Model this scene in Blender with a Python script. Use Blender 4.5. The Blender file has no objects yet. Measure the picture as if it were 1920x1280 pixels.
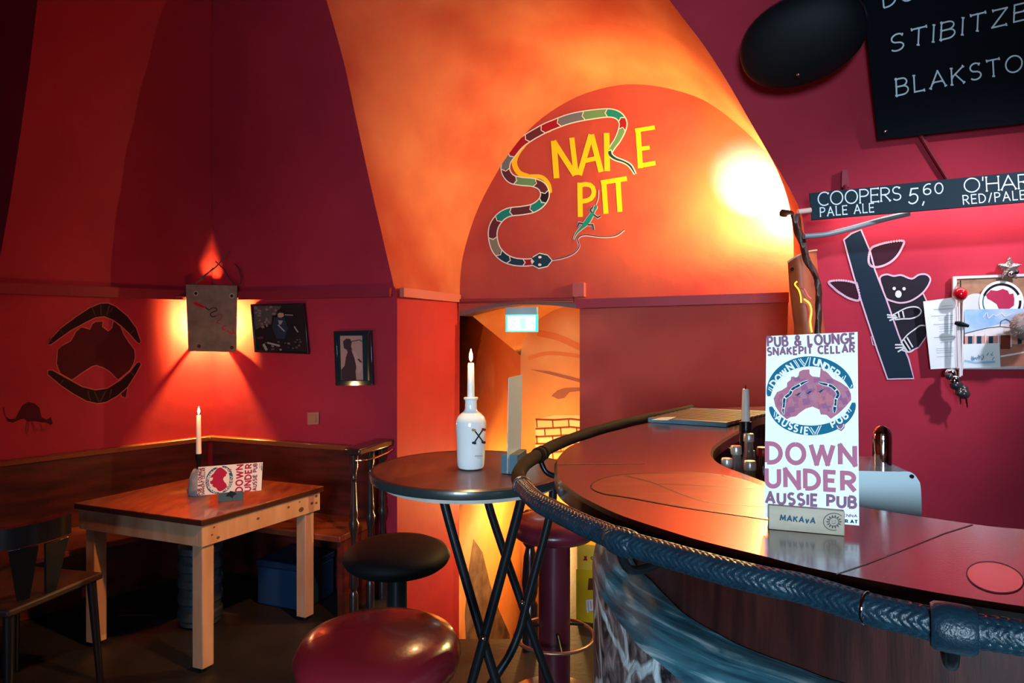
import bpy, bmesh, math, random
from mathutils import Vector, Matrix
from mathutils.geometry import tessellate_polygon
random.seed(7)
scene = bpy.context.scene
COL = scene.collection
R = math.radians

# ---------------------------------------------------------------- camera
EYE = Vector((0.0, 0.0, 1.45)); FPX = 1250.0; HOR = 620.0
cam_data = bpy.data.cameras.new('camera'); cam = bpy.data.objects.new('camera', cam_data)
cam.location = EYE; cam.rotation_euler = (R(90), 0, 0)
cam_data.sensor_width = 36; cam_data.lens = 36 * FPX / 1920
cam_data.shift_y = (HOR - 640) / 1920; cam_data.clip_start = .02
COL.objects.link(cam); scene.camera = cam

# ---------------------------------------------------------------- world, daylight, exposure
w = bpy.data.worlds.new('world'); scene.world = w; w.use_nodes = True
w.node_tree.nodes['Background'].inputs[0].default_value = (.35, .5, .8, 1)
w.node_tree.nodes['Background'].inputs[1].default_value = .15
vs = scene.view_settings
vs.view_transform = 'Standard'; vs.look = 'None'; vs.gamma = 1; vs.exposure = 0.0; vs.use_curve_mapping = False

def area(name, loc, target, sx, sy, power, col):
    d = bpy.data.lights.new(name, 'AREA'); d.shape = 'RECTANGLE'; d.size = sx; d.size_y = sy
    d.energy = power; d.color = col
    o = bpy.data.objects.new(name, d); o.location = loc
    o.rotation_euler = (Vector(target) - Vector(loc)).to_track_quat('-Z', 'Y').to_euler()
    COL.objects.link(o); return o
def point(name, loc, power, col, radius=.02):
    d = bpy.data.lights.new(name, 'POINT'); d.energy = power; d.color = col; d.shadow_soft_size = radius
    o = bpy.data.objects.new(name, d); o.location = loc; COL.objects.link(o); return o
def spot(name, loc, target, power, col, angle, blend, radius=.02):
    d = bpy.data.lights.new(name, 'SPOT'); d.energy = power; d.color = col; d.shadow_soft_size = radius
    d.spot_size = R(angle); d.spot_blend = blend
    o = bpy.data.objects.new(name, d); o.location = loc
    o.rotation_euler = (Vector(target) - Vector(loc)).to_track_quat('-Z', 'Y').to_euler()
    COL.objects.link(o); return o
DAY = (.62, .84, 1.0); WARM = (1.0, .56, .19)
RY = -5.0                                      # rear wall with the windows, far behind the viewer
w1 = area('daylight_window_1', (-.9, RY + .02, 1.85), (1.0, 2.6, 1.05), 1.7, 1.5, 58, DAY); w1.data.spread = R(60)
w2 = area('daylight_window_2', (-3.4, RY + .02, 1.85), (-1.5, 2.6, .6), 1.7, 1.5, 3.5, DAY); w2.data.spread = R(45)
spot('bar_ceiling_lamp', (2.3, 1.25, 2.75), (1.42, 2.98, 1.42), 250, (.95, .88, 1.0), 46, 1.0, .06)
spot('added_table_fill', (.55, 1.55, 2.95), (-1.2, 3.05, .62), 380, (1, .37, .09), 24, .7, .05)  # added unseen warm spot, stands in for alcove glow on the wooden table

# ---------------------------------------------------------------- geometry of the room
def ray(px, py): return Vector(((px - 960) / FPX, 1.0, (HOR - py) / FPX))
def at_d(px, py, d): return EYE + ray(px, py) * d
def at_z(px, py, z):
    r = ray(px, py); return EYE + r * ((z - EYE.z) / r.z)
class Plane:
    def __init__(s, p, n):
        s.p = Vector(p); s.n = Vector(n).normalized()
        if (EYE - s.p).dot(s.n) < 0: s.n = -s.n
    def hit(s, px, py, off=0.0):
        r = ray(px, py); q = s.p + s.n * off
        return EYE + r * ((q - EYE).dot(s.n) / r.dot(s.n))
U = Vector((.9397, -.342, 0)); N = Vector((.342, .9397, 0)); Z = Vector((0, 0, 1))
A = Vector((-.627, 3.6385, 0))                # left foot of the alcove opening on the back wall
ZT = 1.659; RV = 2.6; DP = .806               # trim height, vault radius, alcove depth
def sag(z): return 0.0 if z <= ZT else RV - math.sqrt(max(RV * RV - (z - ZT) ** 2, 0))
def back_pt(t, z, off=0.0): return A + U * t - N * (sag(z) + off) + Z * z
class BackWall:                               # plane below the trim, vault curving into the room above it
    n = -N
    def hit(s, px, py, off=0.0):
        r = ray(px, py)
        def f(k):
            q = EYE + r * k; return (q - A).dot(N) + sag(q.z) + off
        a, b = .3, 9.0
        for _ in range(60):
            m = (a + b) / 2
            if f(m) < 0: a = m
            else: b = m
        return EYE + r * a
BW = BackWall()
AW = Plane(A + N * DP, N)                     # alcove end wall
LD = Vector((-.655, -.755, 0)); LN = Vector((.755, -.655, 0))
C0 = Vector((-1.836, 4.078, 0))               # corner of left and back walls
def corner(z):                                # vault corner: stays in the vertical plane px = 397
    p = A - N * sag(z); k = -.4504
    t = (k * p.y - p.x) / (U.x - k * U.y)
    q = p + U * t; q.z = z; return q
class LeftWall:
    n = LN
    def sag(s, z): return (corner(z) - C0).dot(LN)
    def hit(s, px, py, off=0.0):
        r = ray(px, py)
        def f(k):
            q = EYE + r * k; return (q - C0).dot(LN) - s.sag(min(max(q.z, 0), 4.0)) - off
        a, b = .3, 9.0
        for _ in range(60):
            m = (a + b) / 2
            if f(m) > 0: a = m
            else: b = m
        return EYE + r * a
C0 = corner(0.0); C0.z = 0.0
LW = LeftWall()

# ---------------------------------------------------------------- materials
MATS = {}
def M(name, col, rough=.5, metal=0.0, col2=None, nscale=5.0, stretch=None, bump=0.0, bscale=40.0, spec=.5,
      emit=None, es=0.0, coat=0.0, trans=0.0, contrast=(.35, .65), detail=6.0):
    if name in MATS: return MATS[name]
    m = bpy.data.materials.new(name); m.use_nodes = True; nt = m.node_tree; bs = nt.nodes['Principled BSDF']
    bs.inputs['Base Color'].default_value = (*col, 1); bs.inputs['Roughness'].default_value = rough
    bs.inputs['Metallic'].default_value = metal; bs.inputs['Specular IOR Level'].default_value = spec
    bs.inputs['Coat Weight'].default_value = coat; bs.inputs['Coat Roughness'].default_value = .15 if coat >= 1 else .08; bs.inputs['Coat IOR'].default_value = 1.65 if coat >= 1 else 1.5
    bs.inputs['Transmission Weight'].default_value = trans
    if emit:
        bs.inputs['Emission Color'].default_value = (*emit, 1); bs.inputs['Emission Strength'].default_value = es
    tc = nt.nodes.new('ShaderNodeTexCoord'); mp = nt.nodes.new('ShaderNodeMapping')
    nt.links.new(tc.outputs['Object'], mp.inputs['Vector'])
    if stretch: mp.inputs['Scale'].default_value = stretch
    if col2:
        nz = nt.nodes.new('ShaderNodeTexNoise'); nz.inputs['Scale'].default_value = nscale; nz.inputs['Detail'].default_value = detail
        cr = nt.nodes.new('ShaderNodeValToRGB')
        cr.color_ramp.elements[0].position = contrast[0]; cr.color_ramp.elements[1].position = contrast[1]
        cr.color_ramp.elements[0].color = (*col, 1); cr.color_ramp.elements[1].color = (*col2, 1)
        nt.links.new(mp.outputs[0], nz.inputs['Vector']); nt.links.new(nz.outputs[0], cr.inputs[0])
        nt.links.new(cr.outputs[0], bs.inputs['Base Color'])
    if bump:
        bz = nt.nodes.new('ShaderNodeTexNoise'); bz.inputs['Scale'].default_value = bscale; bz.inputs['Detail'].default_value = 4
        bn = nt.nodes.new('ShaderNodeBump'); bn.inputs['Strength'].default_value = bump; bn.inputs['Distance'].default_value = .01
        nt.links.new(mp.outputs[0], bz.inputs['Vector']); nt.links.new(bz.outputs[0], bn.inputs['Height'])
        nt.links.new(bn.outputs[0], bs.inputs['Normal'])
    MATS[name] = m; return m
def mat_stone(name):
    m = bpy.data.materials.new(name); m.use_nodes = True; nt = m.node_tree; bs = nt.nodes['Principled BSDF']
    L = nt.links.new; nd = nt.nodes.new
    tc = nd('ShaderNodeTexCoord'); nz = nd('ShaderNodeTexNoise'); nz.inputs['Scale'].default_value = 14
    mx = nd('ShaderNodeMixRGB'); mx.inputs[0].default_value = .045
    L(tc.outputs['UV'], nz.inputs['Vector']); L(tc.outputs['UV'], mx.inputs[1]); L(nz.outputs['Color'], mx.inputs[2])
    vo = nd('ShaderNodeTexVoronoi'); vo.voronoi_dimensions = '2D'; vo.feature = 'DISTANCE_TO_EDGE'; vo.inputs['Scale'].default_value = 6.2; vo.inputs['Randomness'].default_value = .85; L(mx.outputs[0], vo.inputs['Vector'])
    cr = nd('ShaderNodeValToRGB'); cr.color_ramp.elements[0].position = .035; cr.color_ramp.elements[1].position = .075; L(vo.outputs['Distance'], cr.inputs[0])
    n2 = nd('ShaderNodeTexNoise'); n2.inputs['Scale'].default_value = 16; n2.inputs['Detail'].default_value = 9; n2.inputs['Distortion'].default_value = 1.2
    L(tc.outputs['Object'], n2.inputs['Vector'])
    c2 = nd('ShaderNodeValToRGB'); c2.color_ramp.elements[0].position = .38; c2.color_ramp.elements[1].position = .66
    c2.color_ramp.elements[0].color = (.012, .011, .016, 1); c2.color_ramp.elements[1].color = (.30, .24, .25, 1); L(n2.outputs[0], c2.inputs[0])
    mm = nd('ShaderNodeMixRGB'); L(cr.outputs[0], mm.inputs[0]); mm.inputs[1].default_value = (.52, .62, .66, 1); L(c2.outputs[0], mm.inputs[2])
    L(mm.outputs[0], bs.inputs['Base Color']); bs.inputs['Roughness'].default_value = .5
    bp = nd('ShaderNodeBump'); bp.inputs['Strength'].default_value = .8; bp.inputs['Distance'].default_value = .012
    L(n2.outputs[0], bp.inputs['Height']); L(bp.outputs[0], bs.inputs['Normal'])
    return m
def mat_ledge(name):                            # brushed blue-grey paint, streaks following the ledge
    m = bpy.data.materials.new(name); m.use_nodes = True; nt = m.node_tree; bs = nt.nodes['Principled BSDF']
    L = nt.links.new; nd = nt.nodes.new
    tc = nd('ShaderNodeTexCoord'); mp = nd('ShaderNodeMapping'); mp.inputs['Scale'].default_value = (3.5, 26, 1); L(tc.outputs['UV'], mp.inputs['Vector'])
    nz = nd('ShaderNodeTexNoise'); nz.inputs['Scale'].default_value = 1.6; nz.inputs['Detail'].default_value = 8; nz.inputs['Distortion'].default_value = .6; L(mp.outputs[0], nz.inputs['Vector'])
    cr = nd('ShaderNodeValToRGB'); e = cr.color_ramp.elements
    e[0].position = .36; e[0].color = (.012, .055, .085, 1); e[1].position = .70; e[1].color = (.40, .52, .56, 1)
    k = e.new(.54); k.color = (.045, .15, .20, 1)
    L(nz.outputs[0], cr.inputs[0]); L(cr.outputs[0], bs.inputs['Base Color']); bs.inputs['Roughness'].default_value = .45
    bp = nd('ShaderNodeBump'); bp.inputs['Strength'].default_value = .35; bp.inputs['Distance'].default_value = .006; L(nz.outputs[0], bp.inputs['Height']); L(bp.outputs[0], bs.inputs['Normal'])
    return m
RED = M('red_plaster', (.40, .019, .047), .72, col2=(.33, .012, .036), nscale=2.2, bump=.25, bscale=9, spec=.25)
SALMON = M('salmon_plaster', (.58, .155, .075), .68, col2=(.40, .050, .028), nscale=1.5, bump=.25, bscale=8, spec=.25)
LUN = M('alcove_plaster', (.45, .066, .042), .7, col2=(.38, .044, .034), nscale=2.5, bump=.2, bscale=10, spec=.25)
STAIR = M('ochre_plaster', (.80, .36, .10), .6, col2=(.72, .26, .07), nscale=3, bump=.15, bscale=10)
DARKRED = M('dark_red_paint', (.20, .020, .030), .45)
TRIMRED = M('red_trim_paint', (.25, .013, .032), .5, spec=.3)
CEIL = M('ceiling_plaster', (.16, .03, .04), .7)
FLOOR = M('dark_floor', (.016, .014, .017), .5, col2=(.009, .008, .011), nscale=4, bump=.1)
PANEL = M('stained_panelling', (.125, .015, .011), .35, col2=(.045, .007, .007), nscale=3.5, stretch=(1, 1, 6), bump=.1, coat=.2)
TOPWOOD = M('varnished_tabletop', (.34, .085, .025), .30, col2=(.17, .032, .012), nscale=4, stretch=(7, 1.6, 4), coat=.6)
PINE = M('raw_pine', (.48, .29, .19), .55, col2=(.40, .21, .12), nscale=5, stretch=(4, 4, .7), bump=.05)
PINEDOT = M('pine_knot', (.10, .04, .02), .6)
BARWOOD = M('bar_top_mahogany', (.12, .020, .013), .16, col2=(.065, .010, .008), nscale=3.5, stretch=(2, 7, 3), bump=.06, bscale=60, coat=1.0)
INLAY = M('bar_inlay_wood', (.46, .11, .060), .3, col2=(.36, .075, .04), nscale=4, stretch=(2, 7, 3), bump=.04, bscale=60, coat=.5)
INLAY2 = M('bar_inlay_pale_oval', (.80, .55, .50), .22, metal=.85, col2=(.70, .45, .40), nscale=6)
SEAM = M('bar_seam', (.012, .005, .004), .4)
BAREDGE = M('bar_edge_dark', (.022, .006, .005), .25, coat=.4)
BARFRONT = M('bar_front_boards', (.050, .012, .010), .35, col2=(.020, .006, .006), nscale=9, stretch=(6, 6, .6), bump=.05)
BLACKMET = M('black_steel', (.018, .022, .028), .28, metal=.6)
BLACK = M('black_vinyl', (.004, .0045, .006), .62, spec=.15)
BLACKGLOSS = M('black_gloss', (.008, .009, .012), .2)
OXBLOOD = M('oxblood_leather', (.20, .012, .022), .26, col2=(.16, .008, .016), nscale=4, bump=.08, bscale=30, coat=.25)
BURG = M('burgundy_leather', (.11, .012, .026), .3, coat=.25)
BURGMET = M('burgundy_enamel', (.075, .010, .020), .3, coat=.2)
CHROME = M('chrome', (.75, .78, .8), .08, metal=1)
WHITE = M('white_paper', (.82, .84, .85), .45)
WHITECER = M('white_ceramic', (.80, .82, .84), .12, coat=.4)
WAX = M('white_wax', (.85, .82, .78), .4)
BLUEBLOCK = M('blue_grey_block', (.045, .10, .14), .5)
BLOCK = M('raw_wood_block', (.46, .39, .30), .55, col2=(.38, .31, .23), nscale=6, stretch=(2, 8, 8))
FLAME = M('flame', (1, .7, .3), .5, emit=(1, .62, .22), es=45)
BULB = M('lamp_glow', (1, .8, .5), .5, emit=(1, .6, .2), es=25)
CHALK = M('chalk', (.62, .80, .90), .8)
BOARD = M('blackboard', (.004, .006, .010), .9, spec=.08)
SLATE = M('price_board_slate', (.008, .026, .040), .75, spec=.2)
LEATHERB = M('braided_leather', (.006, .022, .038), .34, col2=(.009, .036, .060), nscale=60, bump=.2, bscale=300)
LEATHERBR = M('brown_leather', (.030, .009, .006), .85, bump=.2, bscale=200, spec=.1)
PLASTER = mat_ledge('painted_ledge')
STONE = mat_stone('painted_stone')
DECK = {}
def paint(name, col, rough=.8):
    return M('paint_' + name, col, rough, spec=.12)
P_DARK = paint('black', (.012, .010, .016)); P_PINK = paint('pale_pink', (.62, .42, .52)); P_YEL = paint('yellow', (.90, .50, .015))
P_WHT = paint('white', (.72, .70, .68)); P_MAR = paint('maroon', (.045, .008, .014)); P_BLU = paint('navy', (.012, .04, .075))
P_TEAL = paint('teal', (.01, .20, .19)); P_GRN = paint('green', (.12, .26, .12)); P_RED = paint('crimson', (.30, .010, .020))
P_GRY = paint('grey_blue', (.13, .15, .19)); P_PLUM = paint('plum', (.10, .022, .035)); P_OLV = paint('olive', (.20, .18, .13))
P_ROSE = paint('dusty_rose', (.42, .15, .23)); P_MAUVE = paint('mauve', (.30, .14, .24)); P_LOGO = paint('petrol', (.012, .13, .22))

# ---------------------------------------------------------------- mesh building
WL = {}
class B:
    def __init__(s, *mats): s.v = []; s.f = []; s.m = []; s.mats = list(mats); s.i = 0
    def use(s, mat):
        if mat not in s.mats: s.mats.append(mat)
        s.i = s.mats.index(mat); return s
    def add(s, vs, fs):
        o = len(s.v); s.v += [Vector(v) for v in vs]
        for f in fs: s.f.append([o + k for k in f]); s.m.append(s.i)
        return s
    def poly(s, pts):
        pts = [Vector(p) for p in pts]
        tr = tessellate_polygon([pts]); return s.add(pts, tr)
    def quad(s, *p): return s.add(p, [(0, 1, 2, 3)])
    def box(s, c, size, ux=Vector((1, 0, 0)), uy=Vector((0, 1, 0)), uz=Vector((0, 0, 1))):
        c = Vector(c); a, b, d = [k / 2 for k in size]; vs = []
        for z in (-d, d):
            for x, y in ((-a, -b), (a, -b), (a, b), (-a, b)): vs.append(c + Vector(ux) * x + Vector(uy) * y + Vector(uz) * z)
        return s.add(vs, [(3, 2, 1, 0), (4, 5, 6, 7), (0, 1, 5, 4), (1, 2, 6, 5), (2, 3, 7, 6), (3, 0, 4, 7)])
    def prism(s, pts, off):
        pts = [Vector(p) for p in pts]; n = len(pts); off = Vector(off); tr = tessellate_polygon([pts])
        s.add(pts + [p + off for p in pts], [tuple(t) for t in tr] + [tuple(n + k for k in reversed(t)) for t in tr]
              + [(k, (k + 1) % n, n + (k + 1) % n, n + k) for k in range(n)]); return s
    def lathe(s, prof, c, seg=32, axis=None, caps=True):
        c = Vector(c); ax = Vector(axis).normalized() if axis else Z
        e1 = ax.orthogonal().normalized() if axis else Vector((1, 0, 0)); e2 = ax.cross(e1)
        vs = []; fs = []
        for r, z in prof:
            for k in range(seg):
                a = 2 * math.pi * k / seg; vs.append(c + ax * z + e1 * (r * math.cos(a)) + e2 * (r * math.sin(a)))
        for j in range(len(prof) - 1):
            for k in range(seg):
                k2 = (k + 1) % seg; fs.append((j * seg + k, j * seg + k2, (j + 1) * seg + k2, (j + 1) * seg + k))
        if caps:
            fs.append(tuple(reversed(range(seg)))); b = (len(prof) - 1) * seg; fs.append(tuple(b + k for k in range(seg)))
        return s.add(vs, fs)
    def tube(s, path, r, seg=10, caps=True, fn=None):
        path = [Vector(p) for p in path]; n = len(path); vs = []; fs = []
        t0 = (path[1] - path[0]).normalized(); e = t0.orthogonal().normalized()
        if abs(t0.z) < .95: e = (Z - t0 * t0.z).normalized()
        acc = 0
        for j, p in enumerate(path):
            t = (path[min(j + 1, n - 1)] - path[max(j - 1, 0)]).normalized()
            e = (e - t * e.dot(t)).normalized(); g = t.cross(e)
            if j: acc += (p - path[j - 1]).length
            rr = r[j] if isinstance(r, (list, tuple)) else r
            for k in range(seg):
                a = 2 * math.pi * k / seg; q = rr * (fn(acc, a) if fn else 1)
                vs.append(p + e * (q * math.cos(a)) + g * (q * math.sin(a)))
        for j in range(n - 1):
            for k in range(seg):
                k2 = (k + 1) % seg; fs.append((j * seg + k, j * seg + k2, (j + 1) * seg + k2, (j + 1) * seg + k))
        if caps: fs += [tuple(reversed(range(seg))), tuple((n - 1) * seg + k for k in range(seg))]
        return s.add(vs, fs)
    def grid(s, rows):
        m = len(rows[0]); vs = [p for r in rows for p in r]; fs = []
        for j in range(len(rows) - 1):
            for k in range(m - 1): fs.append((j * m + k, j * m + k + 1, (j + 1) * m + k + 1, (j + 1) * m + k))
        return s.add(vs, fs)
    def ball(s, c, r, seg=16, rings=10, sx=1, sy=1, sz=1):
        prof = []
        vs = []; fs = []
        for j in range(rings + 1):
            th = math.pi * j / rings
            for k in range(seg):
                a = 2 * math.pi * k / seg
                vs.append(Vector(c) + Vector((r * sx * math.sin(th) * math.cos(a), r * sy * math.sin(th) * math.sin(a), r * sz * math.cos(th))))
        for j in range(rings):
            for k in range(seg):
                k2 = (k + 1) % seg; fs.append((j * seg + k2, j * seg + k, (j + 1) * seg + k, (j + 1) * seg + k2))
        return s.add(vs, fs)
    def build(s, name, parent=None, base=None, smooth=38, bevel=0.0, kind=None, label=None, weld=True):
        org = Vector(base) if base is not None else (WL[parent.name] if parent else Vector((0, 0, 0)))
        me = bpy.data.meshes.new(name)
        me.from_pydata([tuple(v - org) for v in s.v], [], s.f); me.update()
        for m in s.mats: me.materials.append(m)
        for p, k in zip(me.polygons, s.m): p.material_index = k
        if weld:
            bm = bmesh.new(); bm.from_mesh(me); bmesh.ops.remove_doubles(bm, verts=bm.verts, dist=1e-5)
            bmesh.ops.recalc_face_normals(bm, faces=bm.faces); bm.to_mesh(me); bm.free()
        if smooth:
            me.shade_smooth(); me.set_sharp_from_angle(angle=R(smooth))
        o = bpy.data.objects.new(name, me); COL.objects.link(o); WL[o.name] = org
        if parent: o.parent = parent
        else: o.location = org
        if bevel:
            b = o.modifiers.new('bevel', 'BEVEL'); b.width = bevel; b.segments = 2; b.limit_method = 'ANGLE'; b.angle_limit = R(40)
        if kind: o['kind'] = kind
        if label: o['label'] = label
        return o
def thing(name, label, cat, loc, group=None):
    o = bpy.data.objects.new(name, None); COL.objects.link(o); o.location = Vector(loc); WL[o.name] = Vector(loc)
    o.empty_display_size = .05; o['label'] = label; o['category'] = cat
    if group: o['group'] = group
    return o
def tag(o, label, cat, group=None):
    o['label'] = label; o['category'] = cat
    if group: o['group'] = group
    return o
def smooth_path(pts, n=12, closed=False):      # Catmull-Rom
    pts = [Vector(p) for p in pts]; out = []
    m = len(pts)
    for i in range(m - 1 if not closed else m):
        if closed: p0, p1, p2, p3 = pts[i - 1], pts[i], pts[(i + 1) % m], pts[(i + 2) % m]
        else: p0, p1, p2, p3 = pts[max(i - 1, 0)], pts[i], pts[i + 1], pts[min(i + 2, m - 1)]
        for k in range(n):
            t = k / n
            out.append(.5 * ((2 * p1) + (p2 - p0) * t + (2 * p0 - 5 * p1 + 4 * p2 - p3) * t * t + (3 * p1 - p0 - 3 * p2 + p3) * t ** 3))
    if not closed: out.append(pts[-1])
    return out
def resample(pts, n):
    d = [0]
    for a, b in zip(pts, pts[1:]): d.append(d[-1] + (b - a).length)
    out = []; j = 0
    for k in range(n):
        t = d[-1] * k / (n - 1)
        while j < len(d) - 2 and d[j + 1] < t: j += 1
        q = (t - d[j]) / max(d[j + 1] - d[j], 1e-9); out.append(pts[j].lerp(pts[j + 1], q))
    return out

# painting on a surface: 2D outline coordinates (in the photo's frame) carried on to the wall itself
def zm(ox, oy, sc): return lambda p: Vector((ox + p[0] / sc, oy + p[1] / sc, 0))
def ribbon2(pts, wid):                          # 2D ribbon outline with variable width
    L = []; Rr = []; n = len(pts)
    for i in range(n):
        t = (pts[min(i + 1, n - 1)] - pts[max(i - 1, 0)]); t = t.normalized() if t.length else Vector((1, 0, 0))
        nn = Vector((-t.y, t.x, 0)); ww = (wid[i] if isinstance(wid, (list, tuple)) else wid) / 2
        L.append(pts[i] + nn * ww); Rr.append(pts[i] - nn * ww)
    return L, Rr
class Paint:
    def __init__(s, b, surf, off=.0012): s.b = b; s.s = surf; s.off = off; s.c = 0
    def h(s, p, k=0): return s.s.hit(p[0], p[1], s.off + k * .0007)
    def fill(s, pts, mat, k=0): s.b.use(mat).poly([s.h(p, k) for p in pts])
    def line(s, pts, wid, mat, k=0, closed=False):
        pts = [Vector((p[0], p[1], 0)) for p in pts]
        if closed: pts = pts + [pts[0], pts[1]]
        l, r = ribbon2(pts, wid); s.b.use(mat); rows = [[s.h(a, k), s.h(c, k)] for a, c in zip(l, r)]
        s.b.grid(rows)
    def stroke(s, pts, wid, mat, k=0):          # square-cut strokes; smooth bends stay one ribbon, corners overlap
        pts = [Vector((p[0], p[1], 0)) for p in pts]; pts = [p for i, p in enumerate(pts) if i == 0 or (p - pts[i - 1]).length > 1e-6]
        if len(pts) < 2: return
        runs = [[pts[0]]]
        for i in range(1, len(pts)):
            runs[-1].append(pts[i])
            if i < len(pts) - 1 and (pts[i] - pts[i - 1]).angle(pts[i + 1] - pts[i]) > R(38): runs.append([pts[i]])
        for i, r_ in enumerate(runs):
            r_ = list(r_); s.c += 1; kk = k + (s.c % 40) * .02
            if i > 0: r_[0] = r_[0] - (r_[1] - r_[0]).normalized() * wid * .42
            if i < len(runs) - 1: r_[-1] = r_[-1] + (r_[-1] - r_[-2]).normalized() * wid * .42
            l, q = ribbon2(r_, wid); s.b.use(mat); s.b.grid([[s.h(a, kk), s.h(c, kk)] for a, c in zip(l, q)])
    def disc(s, c, r, mat, k=0, ry=None, n=20):
        ry = ry or r
        s.fill([(c[0] + r * math.cos(2 * math.pi * i / n), c[1] + ry * math.sin(2 * math.pi * i / n)) for i in range(n)], mat, k)

# stroke alphabet
def arc(cx, cy, rx, ry, a0, a1, n=12):
    return [(cx + rx * math.cos(R(a0 + (a1 - a0) * k / n)), cy + ry * math.sin(R(a0 + (a1 - a0) * k / n))) for k in range(n + 1)]
GL = {
 'A': (.78, [[(0, 0), (.39, 1), (.78, 0)], [(.15, .34), (.63, .34)]]),
 'B': (.6, [[(0, 0), (0, 1)], [(0, 1), (.3, 1)] + arc(.3, .765, .24, .235, 90, -90, 8) + [(0, .53)], [(0, .53), (.33, .53)] + arc(.33, .265, .27, .265, 90, -90, 8) + [(0, 0)]]),
 'C': (.68, [arc(.43, .5, .43, .5, 50, 310, 16)]),
 'D': (.7, [[(0, 0), (0, 1), (.2, 1)] + arc(.2, .5, .5, .5, 90, -90, 12) + [(0, 0)]]),
 'E': (.52, [[(.52, 1), (0, 1), (0, 0), (.52, 0)], [(0, .52), (.45, .52)]]),
 'G': (.76, [arc(.42, .5, .42, .5, 48, 345, 16) + [(.80, .44), (.45, .44)]]),
 'H': (.66, [[(0, 0), (0, 1)], [(.66, 0), (.66, 1)], [(0, .52), (.66, .52)]]),
 'I': (.02, [[(.01, 0), (.01, 1)]]),
 'K': (.62, [[(0, 0), (0, 1)], [(.6, 1), (.02, .45)], [(.18, .6), (.62, 0)]]),
 'L': (.5, [[(0, 1), (0, 0), (.5, 0)]]),
 'M': (.85, [[(0, 0), (.1, 1), (.42, .25), (.75, 1), (.85, 0)]]),
 'N': (.7, [[(0, 0), (0, 1), (.7, 0), (.7, 1)]]),
 'O': (.84, [arc(.42, .5, .42, .5, 90, 450, 22)]),
 'P': (.58, [[(0, 0), (0, 1), (.28, 1)] + arc(.28, .74, .3, .26, 90, -90, 8) + [(0, .48)]]),
 'R': (.62, [[(0, 0), (0, 1), (.28, 1)] + arc(.28, .74, .3, .26, 90, -90, 8) + [(0, .48)], [(.25, .48), (.62, 0)]]),
 'S': (.56, [arc(.28, .745, .26, .255, 40, 270, 10) + arc(.28, .245, .28, .245, 90, -145, 10)]),
 'T': (.64, [[(0, 1), (.64, 1)], [(.32, 1), (.32, 0)]]),
 'U': (.66, [[(0, 1), (0, .33)] + arc(.33, .33, .33, .33, 180, 360, 10) + [(.66, 1)]]),
 'V': (.72, [[(0, 1), (.36, 0), (.72, 1)]]),
 'v': (.5, [[(0, .7), (.25, 0), (.5, .7)]]),
 'W': (1.1, [[(0, 1), (.28, 0), (.55, .9), (.82, 0), (1.1, 1)]]),
 'Z': (.62, [[(0, 1), (.62, 1), (0, 0), (.62, 0)]]),
 '&': (.72, [[(.72, 0), (.18, .68)] + arc(.34, .8, .18, .2, 215, -40, 10) + [(.12, .42)] + arc(.3, .24, .28, .24, 150, 320, 10) + [(.7, .45)]]),
 '5': (.55, [[(.52, 1), (.08, 1), (.04, .56)] + arc(.25, .32, .3, .32, 110, -150, 12)]),
 '6': (.55, [arc(.42, .5, .42, .5, 70, 180, 8) + arc(.28, .28, .28, .28, 180, -180, 14)]),
 '0': (.62, [arc(.31, .5, .31, .5, 90, 450, 18)]),
 ',': (.1, [[(.08, .08), (0, -.2)]]), '.': (.06, [[(0, 0), (.08, 0)]]), "'": (.06, [[(.04, 1.05), (.02, .75)]]),
 '/': (.4, [[(0, -.05), (.4, 1.05)]]), ' ': (.28, []),
}
def text(pn, msg, bl, br, tl, th, mat, k=0, gap=.34, serif=0, jitter=0):
    bl, br, tl = [Vector((p[0], p[1], 0)) for p in (bl, br, tl)]
    tot = sum(GL[c][0] for c in msg) + gap * (len(msg) - 1)
    ex = (br - bl) / tot; ey = tl - bl; hh = ey.length; x = 0
    for c in msg:
        wd, st = GL[c]; dy = random.uniform(-jitter, jitter)
        for s_ in st:
            pts = [bl + ex * (x + p[0]) + ey * (p[1] + dy) for p in s_]
            pn.stroke(pts, th, mat, k)
            if serif:
                for e, o_ in ((0, 1), (-1, -2)):
                    t = (pts[e] - pts[o_]).normalized(); nn = Vector((-t.y, t.x, 0)) * hh * serif
                    if c in 'OCGS0&,.\'/' and not (c in 'CGS' and e == 0): continue
                    pn.stroke([pts[e] - nn, pts[e] + nn], th, mat, k)
        x += wd + gap
    return pn

# ================================================================ THE SETTING
HOLE = [(-.52, 3.09), (.20, 3.09)]
WF = A + N * DP                                # foot of the alcove's end wall, left
TZ = 3.75                                      # ceiling height
# opening edge of the alcove on the back wall (groin)
groin_l = [(741, 551), (735, 520), (727, 487), (714, 430), (700, 370), (684, 298), (666, 215), (648, 130), (630, 62), (612, 0), (590, -75), (566, -150)]
groin_r = [(1508, 420), (1497, 385), (1470, 335), (1440, 285), (1405, 225), (1365, 155), (1320, 85), (1285, 40), (1255, 0), (1212, -50), (1160, -105)]
GLp = [BW.hit(*p) for p in groin_l]; GRp = [BW.hit(*p) for p in groin_r]
TR = (GRp[0] - A).dot(U)                       # right edge of the opening
right_low = [back_pt(TR, z) for z in (ZT, 1.8, 1.9)]
def tz(p): return ((p - A).dot(U), p.z)
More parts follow.
